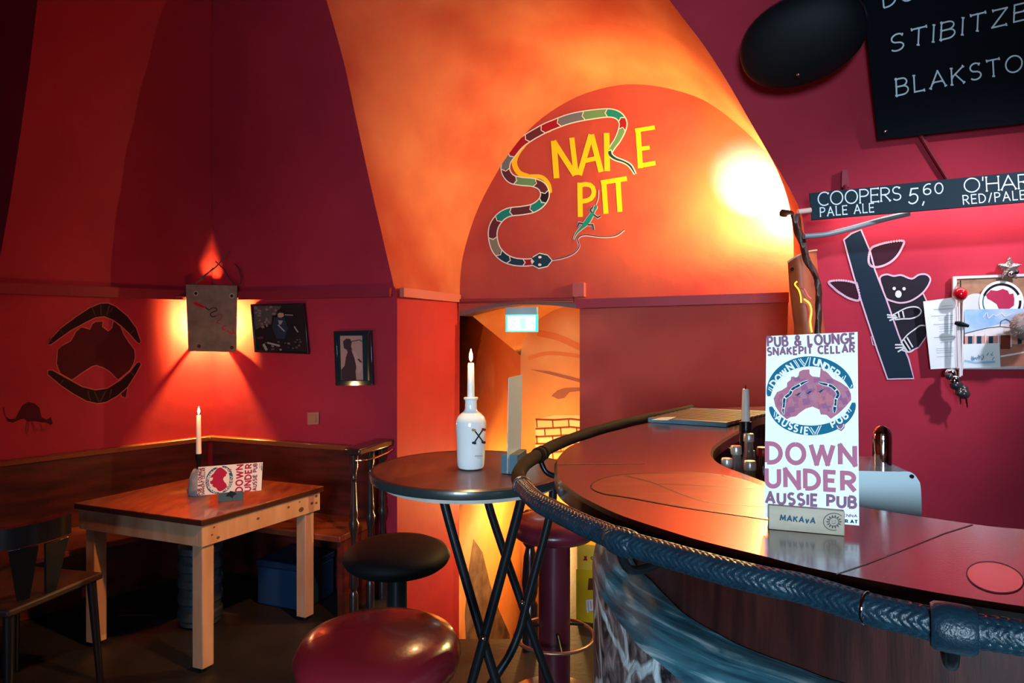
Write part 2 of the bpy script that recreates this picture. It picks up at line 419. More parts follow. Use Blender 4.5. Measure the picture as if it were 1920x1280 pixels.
# close the opening over the top
tL, zL = tz(GLp[-1]); tR, zR = tz(GRp[-1])
TOPZ = 3.55
topc = []
for k in range(1, 14):
    q = k / 14; t = tL + (tR - tL) * q; z = min(zL + (zR - zL) * q + .22 * math.sin(math.pi * q), TZ - .08)
    topc.append(back_pt(t, z))
groin = GLp + topc + list(reversed(GRp)) + list(reversed(right_low))
gl = resample(smooth_path(groin, 4), 72)
arch_px = [(862, 553), (863, 520), (868, 480), (885, 420), (905, 372), (935, 318), (975, 262), (1020, 218), (1080, 182), (1140, 163), (1190, 158), (1250, 165),
           (1320, 188), (1385, 235), (1440, 290), (1482, 350), (1505, 410)]
AR = [AW.hit(*p) for p in arch_px]
aw_r = WF + U * TR
AR += [Vector((aw_r.x, aw_r.y, z)) for z in (2.0, 1.8, ZT)]
al = resample(smooth_path(AR, 4), 72)
b = B(SALMON); rows = []
for k in range(9):
    q = k / 8; rows.append([p.lerp(a_, q) for p, a_ in zip(gl, al)])
b.grid(rows)
# side faces of the alcove below the trim
b.use(M('jamb_plaster', (.48, .026, .030), .6, col2=(.40, .014, .020), nscale=2, bump=.2, bscale=9, spec=.3)).quad(A + Z * -1.3, WF + Z * -1.3, al[0], gl[0])
EL = back_pt(TR, 0)
b.quad(EL + Z * 0, aw_r + Z * 0, al[-1], gl[-1])
vault = b.build('wall_alcove_vault', kind='structure', smooth=30)

# back wall left of the opening / right of the opening / above
b = B(RED)
def col_rows(ts, zs): return [[back_pt(t, z) for t in ts] for z in zs]
tc0 = (corner(ZT) - A).dot(U)
zs_low = [0, .5, 1.0, 1.4, ZT]
b.grid([[(corner(z) if z > ZT else C0 + Z * z).lerp(A + Z * z, q) for q in (0, .5, 1)] for z in zs_low])
gleft = resample(smooth_path(GLp, 4), 40)
b.grid([[corner(p.z).lerp(p, q / 6) if False else back_pt((corner(p.z) - A).dot(U) * (1 - q / 6) + tz(p)[0] * q / 6, p.z) for q in range(7)] for p in [A + Z * ZT] + [g for g in gleft if g.z > ZT + .01]])
TE = 4.1
gr = resample(smooth_path(right_low + GRp, 4), 40)
b.grid([[back_pt(tz(p)[0] * (1 - q / 6) + TE * q / 6, p.z) for q in range(7)] for p in gr])
b.grid([[back_pt(TR * (1 - q / 4) + TE * q / 4, z) for q in range(5)] for z in zs_low])
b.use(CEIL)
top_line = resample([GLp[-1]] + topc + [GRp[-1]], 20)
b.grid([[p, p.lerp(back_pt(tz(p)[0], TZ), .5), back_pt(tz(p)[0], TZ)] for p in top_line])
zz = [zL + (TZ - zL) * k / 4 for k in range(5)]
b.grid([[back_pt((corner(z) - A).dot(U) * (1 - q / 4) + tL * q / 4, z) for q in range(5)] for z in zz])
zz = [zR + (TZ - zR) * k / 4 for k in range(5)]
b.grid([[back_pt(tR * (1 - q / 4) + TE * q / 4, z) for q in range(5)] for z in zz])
wall_back = b.build('wall_back', kind='structure', smooth=50)

# left wall with its own vault, ending at a groin over the left edge of view
edge_px = [(74, -60), (70, 0), (56, 120), (38, 250), (18, 380), (2, 470), (-10, 545)]
EG = [LW.hit(*p) for p in edge_px]
def ltz(p): return (p - C0).dot(LD), p.z
def left_pt(t, z): return C0 + LD * t + LN * LW.sag(z) + Z * z
b = B(RED)
b.grid([[C0 + LD * t + Z * z for t in (0, .6, 1.2, 2.0, 3.4)] for z in zs_low])
rows = []
for p in [e for e in reversed(EG) if e.z > ZT + .01]:
    te, z = ltz(p); t0 = (corner(z) - C0).dot(LD)
    rows.append([left_pt(t0 * (1 - q / 5) + te * q / 5, z) for q in range(6)])
te, z0 = ltz(EG[-1]); rows.insert(0, [left_pt((corner(ZT) - C0).dot(LD) * (1 - q / 5) + te * q / 5, ZT) for q in range(6)])
zt_ = EG[0].z
te0 = ltz(EG[0])[0]
for z in (zt_ + (TZ - zt_) * .5, TZ):
    t0 = (corner(z) - C0).dot(LD); rows.append([left_pt(t0 * (1 - q / 5) + te0 * q / 5, z) for q in range(6)])
b.grid(rows)
b.grid([[r_[-1], r_[-1] - LN * .55 + LD * .12] for r_ in rows])                    # deep dark recess beyond the groin
b.grid([[r_[-1] - LN * .55 + LD * .12, r_[-1] - LN * .55 + LD * 2.6] for r_ in rows])
b.quad(left_pt(te, ZT), left_pt(te, ZT) - LN * .8, left_pt(te, ZT) - LN * .8 + LD * 2.4, left_pt(te, ZT) + LD * 2.4)
wall_left = b.build('wall_left', kind='structure', smooth=50)

# alcove end wall with the doorway to the cellar
door_head = [(1087, 579), (1060, 575), (1030, 571.5), (1000, 570), (965, 571), (930, 576), (900, 583), (866, 592)]
DH = [AW.hit(*p) for p in door_head]
dr = AW.hit(1087, 700)
b = B(LUN)
pts = al[:]
pts += [aw_r + Z * -.05, Vector((dr.x, dr.y, -.05))] + DH + [Vector((WF.x, WF.y, DH[-1].z))]
b.poly(pts)
wall_alcove = b.build('wall_alcove', kind='structure', smooth=0)
b = B(M('door_head_paint', (.16, .07, .07), .4))
hd = [Vector((WF.x, WF.y, DH[-1].z + .002))] + list(reversed(DH))
b.grid([[p - N * .004 for p in hd], [p + N * .16 for p in hd]])
b.grid([[p - N * .004 for p in hd], [p - N * .004 + Z * .028 for p in hd]])
b.quad(Vector((dr.x, dr.y, DH[0].z)), Vector((dr.x, dr.y, -1.3)), Vector((dr.x, dr.y, -1.3)) + N * .16, Vector((dr.x, dr.y, DH[0].z)) + N * .16)
b.build('trim_door_arch', kind='structure')
# stairwell
S0 = WF; S1 = WF + N * 1.15 + U * .03; S2 = S1 + U * 1.5
SB = Plane(S1, N)
b = B(STAIR)
b.quad(S0 - Z * 1.3, S1 - Z * 1.3, S1 + Z * 1.25, S0 + Z * 1.62)
rows = []
for k in range(7):
    a = math.pi / 2 * k / 6
    rows.append([S0.lerp(S1, q / 4) + U * (.55 * (1 - math.cos(a))) + Z * ((1.62 * (1 - q / 4) + 1.25 * q / 4) + .42 * math.sin(a)) for q in range(5)])
b.grid(rows)
b.grid([[r_ for r_ in rows[-1]], [r_ + U * 1.0 for r_ in rows[-1]]])
b.quad(S1 - Z * 1.3, S2 - Z * 1.3, S2 + Z * 2.0, S1 + Z * 2.0)
b.quad(S0 + U * 1.5 - Z * 1.3, S2 - Z * 1.3, S2 + Z * 2.1, S0 + U * 1.5 + Z * 2.1)
wall_stair = b.build('wall_stair', kind='structure', smooth=40)
b = B(FLOOR)
for k in range(8):
    b.box((-.16, 3.18 + .22 * k, -.16 - .17 * k), (.9, .24, .17))
b.build('floor_steps', kind='structure')

b = B(FLOOR)
fl = [(-5, -5.05), (3.6, -5.05), (3.6, 4.6), (aw_r.x + .4, 4.6), (.20, 4.6), (.20, 3.09), (-.53, 3.09), (-.64, 3.63), (-1.2, 4.3), (-5, 4.6)]
b.poly([(x, y, 0) for x, y in fl])
b.quad((-.53, 3.09, 0), (.20, 3.09, 0), (.20, 3.09, -1.3), (-.53, 3.09, -1.3))
b.quad((.20, 3.09, 0), (.20, 4.6, 0), (.20, 4.6, -1.3), (.20, 3.09, -1.3))
b.quad((-.53, 3.09, 0), (-.64, 3.66, 0), (-.64, 3.66, -1.3), (-.53, 3.09, -1.3))
floor = b.build('floor', kind='structure', smooth=0)
b = B(CEIL); b.quad((-6, -5.05, TZ), (4, -5.05, TZ), (4, 5, TZ), (-6, 5, TZ)); b.build('ceiling', kind='structure')
# rear wall with two windows, right wall, far left closing wall
b = B(RED)
b.quad((-5, RY, 0), (3.6, RY, 0), (3.6, RY, 1.06), (-5, RY, 1.06)); b.quad((-5, RY, 2.64), (3.6, RY, 2.64), (3.6, RY, TZ), (-5, RY, TZ))
for x0, x1 in ((-5, -4.3), (-2.5, -1.8), (0, 3.6)): b.quad((x0, RY, 1.06), (x1, RY, 1.06), (x1, RY, 2.64), (x0, RY, 2.64))
b.build('wall_rear', kind='structure', smooth=0)
for n_, xc in ((1, -.9), (2, -3.4)):
    b = B(M('window_frame_paint', (.25, .2, .18), .5))
    for dx in (-.9, .9): b.box((xc + dx, RY + .05, 1.85), (.06, .08, 1.62))
    for dz in (-.79, .79): b.box((xc, RY + .05, 1.85 + dz), (1.86, .08, .06))
    b.build('window_%d' % n_, kind='structure', smooth=0)
for k, (x0, x1) in enumerate(((-2.1, -1.2), (.30, 1.1))):  # unseen piers added to hold window light back from left and right walls
    b = B(RED); b.box(((x0 + x1) / 2, -2.0, TZ / 2), (x1 - x0, .45, TZ)); b.build('daylight_blocker_%d' % (k + 1), kind='structure', smooth=0)
pe = back_pt(TE, 0)
b = B(RED); b.quad(pe, (3.6, RY, 0), (3.6, RY, TZ), pe + Z * TZ - N * sag(TZ)); b.build('wall_right', kind='structure', smooth=0)
b = B(RED); le = C0 + LD * 3.4
b.quad(le, (-5, RY, 0), (-5, RY, TZ), le + Z * TZ - LN * .55); b.build('wall_far_left', kind='structure', smooth=0)

# ---- trims (boxed conduit running round at picture height)
def strip(pts, h, d, nrm, mat):
    bb = B(mat)
    for a_, c_ in zip(pts, pts[1:]):
        o = nrm * d; bb.prism([a_ - Z * h / 2, c_ - Z * h / 2, c_ + Z * h / 2, a_ + Z * h / 2], o)
    return bb
strip([C0 + Z * 1.66, C0 + LD * 3.3 + Z * 1.66], .055, .035, LN, TRIMRED).build('trim_1', kind='structure', smooth=0)
strip([C0 + Z * 1.66, A - U * .03 + Z * 1.66], .05, .03, -N, TRIMRED).build('trim_2', kind='structure', smooth=0)
strip([A + N * .03 + Z * 1.662, WF - N * .02 + Z * 1.662], .05, .025, U, M('pale_trim_paint', (.52, .12, .11), .5)).build('trim_3', kind='structure', smooth=0)
b = strip([AW.hit(1085, 570), AW.hit(1478, 558)], .055, .07, -N, TRIMRED); b.build('trim_4', kind='structure', smooth=0)
b = B(DARKRED); b.tube([WF + U * .01 - N * .03 + Z * 1.645, AW.hit(1078, 562) - N * .03], .014); b.build('trim_5', kind='structure')

# ---- alcove, stair and pendant lamps, some of them added
SPOTC = AW.hit(1408, 348)
LAMPP = at_d(1484, 410, 3.28)
spot('alcove_spot_lamp', LAMPP + Vector((-.03, .02, 0)), SPOTC, 520, (.95, .95, 1.0), 40, 1.0, .015)
spot('alcove_spot_halo', LAMPP + Vector((-.04, .03, .01)), SPOTC + Vector((-.25, .1, .1)), 190, (1, .74, .17), 120, 1.0, .03)  # added warm halo round the spot's white core, not a second fitting
point('alcove_sconce_lamp', AW.hit(1484, 392, .065), 128, (1, .95, .34), .006)
point('stair_lamp', S1 - N * .45 + U * .42 + Z * .20, 44, (1.0, .60, .18), .04)

b = B(M('lamp_shade_black', (.02, .02, .022), .4)); b.lathe([(.03, .16), (.05, .13), (.11, .0), (.105, .0), (.045, .12)], (2.3, 1.25, 2.74), 28, caps=False); b.tube([(2.3, 1.25, 2.89), (2.3, 1.25, TZ - .02)], .006, 8)
o = b.build('unseen_pendant_lamp', base=(2.3, 1.25, 2.74)); o['label'] = 'black pendant lamp hanging over the back of the bar'; o['category'] = 'lamp'
b = B(M('lamp_shade_black', (.02, .02, .022), .4)); b.lathe([(.03, .16), (.05, .13), (.10, .02), (.095, .02), (.045, .12)], (.55, 1.55, 2.97), 28, caps=False); b.tube([(.55, 1.55, 3.10), (.55, 1.55, TZ - .02)], .006, 8)
o = b.build('unseen_pendant_lamp', base=(.55, 1.55, 2.97)); o['label'] = 'added out-of-view black pendant lamp for the warm light on the wooden table'; o['category'] = 'lamp'  # out-of-view pendant, added to house the warm table spot
# ================================================================ MURALS (painted on the walls: parts of the walls)
# -- snake spelling the S, lettering, lizard
z5 = zm(860, 160, 3.3675)
b = B(); pn = Paint(b, AW)
sn = [(1115, 560, 5), (1085, 510, 13), (1045, 483, 11), (985, 460, 15), (955, 428, 20), (975, 385, 26), (1003, 345, 30), (1030, 285, 38), (1038, 235, 42), (1010, 192, 42), (950, 174, 45), (840, 184, 50),
      (745, 200, 52), (680, 217, 52), (610, 243, 50), (550, 268, 50), (490, 300, 48), (440, 330, 48), (385, 370, 48), (335, 430, 48), (302, 482, 46), (297, 540, 48), (330, 588, 48), (390, 605, 44),
      (470, 613, 44), (525, 638, 48), (545, 690, 48), (523, 738, 46), (470, 775, 46), (400, 790, 46), (320, 800, 46), (265, 830, 48), (225, 885, 50), (215, 950, 48), (235, 1030, 48), (285, 1085, 46),
      (350, 1112, 40), (420, 1118, 38), (466, 1114, 36)]
sp = smooth_path([Vector(p) for p in sn], 6)
cen = [z5(p) for p in sp]; wid = [p.z / 3.3675 for p in sp]
pn.line([z5(p) for p in smooth_path([(590, 275, 0), (480, 322, 0), (390, 400, 0), (352, 480, 0), (375, 545, 0), (430, 573, 0), (520, 578, 0), (566, 622, 0), (578, 680, 0)], 6)],
        [x / 3.3675 for x in [8] + [26] * 10 + [34] * 20 + [26] * 17 + [8]], P_YEL, 0)
pn.line(cen, [x + 4.2 for x in wid], P_WHT, 1)
cols = [P_BLU, P_BLU, P_BLU, P_GRN, P_RED, P_TEAL, P_GRN, P_GRY, P_RED, P_PLUM, P_RED, P_GRY, P_PLUM, P_GRN, P_PLUM, P_DARK, P_TEAL, P_PLUM, P_TEAL, P_PLUM, P_OLV, P_BLU, P_BLU, P_RED]
n = len(cen); nseg = len(cols); bounds = [0, 9, 17, 26, 42, 50, 60, 68, 80, 90, 101, 112, 122, 132, 142, 150, 157, 165, 175, 184, 194, 202, 208, 216, n - 1]
bounds = [min(x * (n - 1) // 222, n - 1) for x in bounds[:-1]] + [n - 1]
for i, c_ in enumerate(cols):
    a0, a1 = bounds[i], bounds[i + 1]
    if a1 - a0 < 2: continue
    pn.line(cen[a0:a1 + 1], wid[a0:a1 + 1], c_, 2)
    if i > 2:                                    # chevron between the segments
        t = (cen[min(a0 + 1, n - 1)] - cen[max(a0 - 1, 0)]).normalized(); nn = Vector((-t.y, t.x, 0)); h_ = wid[a0] / 2
        pn.line([cen[a0] + nn * h_ - t * 1, cen[a0] + t * 3.2, cen[a0] - nn * h_ - t * 1], 1.7, P_WHT, 4)
pn.fill([z5(p) for p in [(455, 1108), (470, 1078), (512, 1056), (562, 1068), (594, 1105), (562, 1146), (505, 1159), (466, 1138)]], P_WHT, 3)
pn.fill([z5(p) for p in [(460, 1092), (510, 1062), (560, 1074), (587, 1105), (560, 1140), (505, 1152), (462, 1130), (478, 1111)]], P_BLU, 4)
for e in ((513, 1084), (512, 1132)): pn.disc(z5(e), 3.2, P_WHT, 5, 2.4)
tg = [z5(p) for p in smooth_path([(588, 1102, 0), (650, 1092, 0), (720, 1065, 0), (760, 1020, 0), (752, 970, 0), (795, 946, 0), (900, 957, 0), (990, 950, 0), (1045, 912, 0)], 6)]
pn.line(tg, 4.2, P_PINK, 1); pn.line([p + Vector((0, -.9, 0)) for p in tg], 2.0, P_PLUM, 2)
b.build('snake_mural', wall_alcove, smooth=0, label='segmented snake painted as the letter S')
b = B(); pn = Paint(b, AW)
for pts, wd in [([(600, 350), (618, 586)], 36), ([(598, 352), (735, 566)], 34), ([(714, 330), (742, 566)], 32), ([(836, 310), (762, 566)], 34), ([(838, 310), (900, 546)], 34), ([(795, 476), (880, 458)], 28),
                ([(934, 300), (938, 541)], 36), ([(1132, 270), (1148, 522)], 32), ([(1114, 285), (1238, 265)], 26), ([(1138, 402), (1206, 392)], 26), ([(1138, 508), (1242, 490)], 28),
                ([(765, 614), (768, 830)], 32), ([(766, 630), (800, 624), (828, 628), (846, 643), (854, 668), (850, 694), (836, 714), (810, 727), (768, 734)], 29), ([(916, 604), (930, 810)], 32), ([(898, 614), (1062, 588)], 30), ([(1006, 604), (1018, 798)], 32)]:
    pn.stroke([z5(p) for p in pts], wd / 3.3675, P_YEL, 1)
b.build('snake_pit_lettering', wall_alcove, smooth=0, label='yellow painted SNAKE PIT lettering')
b = B(); pn = Paint(b, AW)
liz = [(868, 758, 12), (864, 770, 20), (856, 792, 11), (835, 825, 27), (806, 868, 30), (775, 900, 17), (745, 932, 9), (725, 972, 3)]
lp = smooth_path([Vector(p) for p in liz], 5)
pn.line([z5(p) for p in lp], [(p.z + 9) / 3.3675 for p in lp], P_PINK, 2); pn.line([z5(p) for p in lp], [p.z / 3.3675 for p in lp], P_TEAL, 4)
for leg in ([(846, 812), (878, 834), (896, 824)], [(842, 808), (830, 786), (845, 770)], [(815, 880), (846, 880), (852, 912)], [(795, 876), (760, 868), (750, 892)]):
    pn.stroke([z5(p) for p in leg], 5, P_PINK, 1); pn.stroke([z5(p) for p in leg], 3, P_BLU, 3)
pn.line([z5(p) for p in smooth_path([(868, 755, 0), (882, 715, 0), (885, 660, 0)], 5)], 1.6, P_PINK, 3)
b.build('lizard_mural', wall_alcove, smooth=0, label='small teal painted lizard')

# -- boomerangs around a map, and a kangaroo, on the left wall
z7 = zm(0, 560, 4.923)
OUT = paint('rose_outline', (.50, .10, .11)); DRKB = paint('brown_black', (.020, .006, .010)); DRKM = paint('dark_maroon', (.060, .007, .014)); FAINT = paint('faint_stripe', (.07, .025, .028))
b = B(); pn = Paint(b, LW)
boom1 = [(437, 420), (470, 365), (560, 270), (700, 165), (830, 80), (930, 40), (1000, 38), (1070, 70), (1180, 160), (1260, 270), (1302, 390), (1290, 415), (1265, 405), (1190, 320), (1110, 245), (1040, 195), (960, 165), (880, 175), (790, 220), (660, 290), (560, 360), (470, 425)]
boom2 = [(440, 660), (480, 655), (560, 700), (660, 755), (760, 810), (880, 840), (990, 825), (1100, 755), (1200, 670), (1260, 590), (1290, 580), (1305, 605), (1260, 690), (1180, 815), (1080, 900), (980, 955), (900, 968), (800, 945), (680, 880), (560, 800), (440, 700)]
aus = [(530, 470), (580, 425), (650, 390), (680, 340), (700, 300), (750, 258), (830, 280), (850, 230), (880, 210), (950, 205), (945, 255), (1000, 298), (1030, 270), (1055, 165), (1075, 160), (1085, 230), (1115, 255), (1140, 320), (1190, 400), (1245, 470), (1250, 540), (1235, 600), (1200, 660), (1090, 750), (1010, 670), (950, 635), (890, 615), (850, 625), (750, 690), (665, 750), (555, 690), (520, 600), (525, 540)]
tas = [(1105, 830), (1180, 825), (1165, 915), (1120, 900)]
for sh, c_, k in ((aus, DRKM, 0), (tas, DRKM, 0), (boom1, DRKB, 2), (boom2, DRKB, 2)):
    pn.fill([z7(p) for p in sh], c_, k); pn.line([z7(p) for p in sh], 1.9, OUT, k + 1, closed=True)
for ln in ([(850, 80), (880, 155)], [(930, 55), (935, 150)], [(1010, 60), (985, 150)], [(1040, 80), (1020, 120)], [(550, 280), (585, 325)], [(1240, 285), (1205, 325)],
           [(810, 850), (835, 940)], [(870, 855), (915, 950)], [(980, 845), (925, 950)], [(1030, 830), (1010, 915)], [(585, 745), (560, 790)], [(1210, 680), (1235, 705)], [(460, 375), (485, 400)]):
    pn.stroke([z7(p) for p in ln], 2.4, FAINT, 4)
b.build('boomerang_mural', wall_left, smooth=0, label='two painted boomerangs around a dark map of Australia')
b = B(); pn = Paint(b, LW)
kang = [(35, 1000), (50, 1080), (90, 1110), (140, 1105), (175, 1040), (205, 985), (260, 950), (320, 965), (365, 1005), (385, 1095), (430, 1115), (470, 1090), (487, 1150), (468, 1168), (430, 1142), (385, 1140), (330, 1130), (250, 1130), (225, 1105), (180, 1115), (120, 1143), (70, 1133), (40, 1070), (26, 1005)]
pn.fill([z7(p) for p in kang], DRKM, 0)
for ln in ([(250, 1130), (235, 1225), (255, 1252)], [(268, 1130), (258, 1215), (250, 1225)], [(290, 1135), (320, 1235)], [(300, 1130), (330, 1200), (400, 1225)], [(370, 1145), (395, 1215), (430, 1205)], [(425, 1145), (430, 1190), (385, 1215)]):
    pn.stroke([z7(p) for p in ln], 1.6, paint('rose_faint', (.22, .03, .04)), 1)
b.build('kangaroo_mural', wall_left, smooth=0, label='small dark painted kangaroo')

# -- koala on a branch
z6 = zm(1540, 420, 4.268)
b = B(); pn = Paint(b, BW)
trunk = [(180, 125), (240, 75), (318, 45), (390, 215), (430, 370), (520, 600), (620, 890), (700, 1080), (740, 1235), (530, 1240), (440, 985), (330, 650), (260, 420), (210, 240)]
leaf1 = [(395, 200), (450, 168), (540, 145), (655, 135), (645, 190), (600, 262), (540, 312), (460, 342), (400, 335), (378, 290)]
leaf2 = [(62, 462), (160, 450), (265, 468), (287, 490), (304, 604), (230, 597), (150, 552), (100, 512)]
head = [(468, 430), (520, 402), (580, 415), (640, 408), (722, 437), (780, 405), (840, 403), (873, 440), (850, 500), (800, 560), (720, 612), (640, 630), (570, 617), (515, 590), (490, 520)]
body = [(500, 560), (640, 630), (720, 615), (815, 555), (845, 620), (870, 740), (840, 900), (780, 985), (690, 1025), (640, 1000), (560, 760)]
nub = [(398, 900), (430, 895), (448, 975), (412, 965)]
KB = paint('koala_black', (.014, .013, .022)); KN = paint('branch_navy', (.008, .020, .038)); KL = paint('leaf_plum', (.030, .008, .018)); KO = paint('lilac_outline', (.55, .38, .50)); KW = paint('grey_white', (.55, .58, .62))
pn.fill([z6(p) for p in nub], P_BLU, 0); pn.line([z6(p) for p in nub], 2, KO, 1, closed=True)
pn.fill([z6(p) for p in body], KB, 0); pn.line([z6(p) for p in body[3:-1]], 2.4, KO, 1)
pn.fill([z6(p) for p in head], KB, 1); pn.line([z6(p) for p in smooth_path([Vector((*p, 0)) for p in head], 4, True)], 3.2, KO, 2, closed=True)
pn.fill([z6(p) for p in trunk], KN, 3); pn.line([z6(p) for p in trunk], 3, KO, 4, closed=True)
for lf in (leaf1, leaf2):
    pn.fill([z6(p) for p in lf], KL, 2); pts = [z6(p) for p in smooth_path([Vector((*p, 0)) for p in lf], 6, True)]
    for k, p in enumerate(pts):
        pn.disc(p, 2.3, KO, 4, n=8)
for c_, r_ in (((583, 515), 3.2), ((662, 517), 3.2)): pn.disc(z6(c_), r_, KW, 4)
pn.disc(z6((617, 560)), 6, KW, 4, 7)
for pl in ([(560, 735), (620, 700), (690, 668), (760, 663), (798, 690), (780, 730), (720, 755), (650, 758), (590, 765)], [(635, 950), (690, 885), (750, 840), (790, 812), (832, 812)], [(640, 1005), (700, 1025), (740, 1005)]):
    pn.line([z6(p) for p in smooth_path([Vector((*p, 0)) for p in pl], 4)], 2.4, KW, 5)
for ln in ([(615, 703), (625, 750)], [(650, 695), (662, 748)], [(640, 945), (690, 1020)], [(662, 925), (712, 1005)], [(685, 905), (732, 985)], [(525, 725), (600, 735)], [(528, 745), (600, 748)], [(545, 772), (610, 745)], [(590, 965), (660, 965)], [(590, 990), (660, 985)], [(612, 1022), (665, 990)]):
    pn.stroke([z6(p) for p in ln], 2.8, KW, 5)
b.build('koala_mural', wall_back, smooth=0, label='painted koala clinging to a dark branch')

# -- paintings down the stairwell
b = B(); pn = Paint(b, SB)
OR = paint('stair_orange', (.70, .20, .05)); BRN = paint('stair_brown', (.36, .13, .07)); BRD = paint('brick_line', (.22, .05, .015)); BRL = paint('brick_face', (.80, .48, .22))
pn.line([(p.x, p.y) for p in smooth_path([(1008, 624, 0), (1045, 632, 0), (1085, 650, 0), (1115, 668, 0)], 6)], 12, OR, 0)
pn.line([(p.x, p.y) for p in smooth_path([(990, 672, 0), (1030, 662, 0), (1090, 668, 0), (1120, 672, 0)], 6)], 7, OR, 0)
pn.fill([(992, 692), (1030, 696), (1095, 712), (1095, 719), (1040, 704)], BRN, 0)
pn.fill([(1034, 742), (1045, 732), (1060, 727), (1095, 726), (1095, 732), (1068, 735), (1058, 746), (1046, 748)], BRN, 0)
pn.fill([(1004, 786), (1040, 778), (1095, 778), (1095, 880), (1004, 880)], BRL, 0)
rnd = random.Random(8); BT3 = [BRL, paint('brick_a', (.72, .36, .14)), paint('brick_b', (.60, .26, .10)), paint('brick_c', (.84, .56, .30))]
for row in range(6):
    for j in range(-1, 4):
        x = 1006 + j * 30 + (row % 2) * 15; x0, x1 = max(x + 2, 1004), min(x + 29, 1095); y = 786 + row * 15
        if x1 > x0 + 3: pn.fill([(x0, y + rnd.uniform(1, 3)), (x1, y + rnd.uniform(1, 3)), (x1 - rnd.uniform(0, 3), y + 14), (x0 + rnd.uniform(0, 3), y + 14)], rnd.choice(BT3), .5)
for row in range(6):
    y = 786 + row * 15; pn.line([(1004, y + 3 * math.sin(row)), (1040, y + 1), (1070, y - 1), (1095, y + 2)], 3.6, BRD, 1)
    for j in range(3):
        x = 1006 + j * 30 + (row % 2) * 15; pn.line([(x, y), (x + 1, y + 15)], 2.6, BRD, 1)
b.build('painted_brick_mural', wall_stair, smooth=0)
SL = Plane(S0, U * 1.15 - N * .03)
b = B(); pn = Paint(b, SL)
ROCK = M('painted_rock', (.30, .19, .10), .6, col2=(.07, .04, .03), nscale=9, detail=10, contrast=(.3, .7))
pn.fill([(888, 1010), (905, 1035), (918, 1090), (930, 1130), (956, 1190), (957, 1300), (878, 1300), (872, 1150), (880, 1060)], ROCK, 0)
b.build('painted_rock_mural', wall_stair, smooth=0)
SB2 = SB
b = B(); pn = Paint(b, SB)
pn.fill([(960, 1150), (990, 1135), (1030, 1170), (1060, 1210), (1060, 1320), (958, 1320)], ROCK, 0)
b.build('painted_boulder_mural', wall_stair, smooth=0)

# ================================================================ BAR
BZ = 1.15
outer_px = [(1222, 791), (1170, 803), (1120, 816), (1067, 835), (1045, 855), (1039, 872), (1046, 900), (1072, 922), (1100, 939), (1160, 967), (1260, 1000), (1322, 1018), (1440, 1047), (1500, 1063), (1622, 1088), (1752, 1113), (1920, 1140), (2200, 1178)]
OUTP = [Vector((1.12, 2.66, BZ)), Vector((.86, 2.62, BZ)), Vector((.63, 2.45, BZ))] + [at_z(x, y, BZ) for x, y in outer_px]
inner_px = [(1430, 778), (1395, 800), (1345, 830), (1332, 850), (1350, 870), (1400, 890), (1478, 918), (1611, 949), (1795, 978), (1920, 992)]
INP = [Vector((1.14, 2.42, BZ))] + [at_z(x, y, BZ) for x, y in inner_px] + [Vector((1.0, .95, BZ))]
OC = resample(smooth_path(OUTP, 8), 120); IC = resample(smooth_path(INP, 8), 90)
def offset(curve, d):                          # towards the inside of the bar (to the right when walking from far to near -> left-hand normal)
    out = []; n = len(curve)
    for i, p in enumerate(curve):
        t = (curve[min(i + 1, n - 1)] - curve[max(i - 1, 0)]); t.z = 0; t.normalize()
        nn = Vector((-t.y, t.x, 0)); out.append(p + nn * d)
    return out
def inset(curve, d):                           # parallel curve that keeps further in on the far, stool side
    n = len(curve); out = []
    for i, p in enumerate(curve):
        t = (curve[min(i + 1, n - 1)] - curve[max(i - 1, 0)]); t.z = 0; t.normalize()
        q = min(max((p.y - .88) / .40, 0), 1); q = q * q * (3 - 2 * q)
        out.append(p + Vector((-t.y, t.x, 0)) * (d + .062 * q))
    return out
bar = thing('bar_counter', 'curved dark red mahogany bar counter with leather-wrapped rail', 'bar counter', (.45, 1.5, 0))
b = B(BARWOOD)
ring = offset(OC, .006) + list(reversed(IC))
b.poly([Vector((p.x, p.y, BZ)) for p in ring])
b.use(BAREDGE)
for cur, dd in ((OC, 1), (IC, -1)):
    prof = [(.006, 0), (0, -.006), (0, -.030), (.010, -.036)]
    if dd > 0: rows = [[Vector((q.x, q.y, BZ + z)) for q in offset(cur, o)] for o, z in prof]
    else: rows = [[Vector((q.x, q.y, BZ + z)) for q in offset(cur, -o + .006)] for o, z in prof]
    if dd < 0: b.use(M('bar_inner_edge', (.30, .10, .04), .3))
    b.grid(rows)
b.use(BAREDGE); b.poly([Vector((p.x, p.y, BZ - .036)) for p in offset(OC, .010) + list(reversed(IC))])
b.use(BAREDGE)
for a_, c_ in ((OC[0], IC[0]), (OC[-1], IC[-1])): b.quad(a_, c_, c_ - Z * .036, a_ - Z * .036)
ctop = b.build('countertop', bar, smooth=25)
TOPP = Plane((0, 0, BZ), (0, 0, 1))
b = B(); pn = Paint(b, TOPP, .0006)
il = [(1108, 912), (1125, 898), (1170, 889), (1240, 886), (1320, 887), (1380, 896), (1440, 915), (1500, 935), (1520, 965), (1470, 976), (1400, 967), (1280, 950), (1180, 932), (1130, 924)]
ilp = smooth_path([Vector((*p, 0)) for p in il], 5, True)
pn.fill([(p.x, p.y) for p in ilp], INLAY, 0); pn.line([(p.x, p.y) for p in ilp], 1.6, SEAM, .3, closed=True)
wv = smooth_path([Vector((*p, 0)) for p in [(1172, 891), (1225, 905), (1280, 927), (1330, 941), (1400, 947), (1510, 956)]], 6)
pn.line([(p.x, p.y) for p in wv], 1.6, SEAM, .3)
wv = smooth_path([Vector((*p, 0)) for p in [(1235, 907), (1300, 909), (1390, 914), (1440, 917)]], 6)
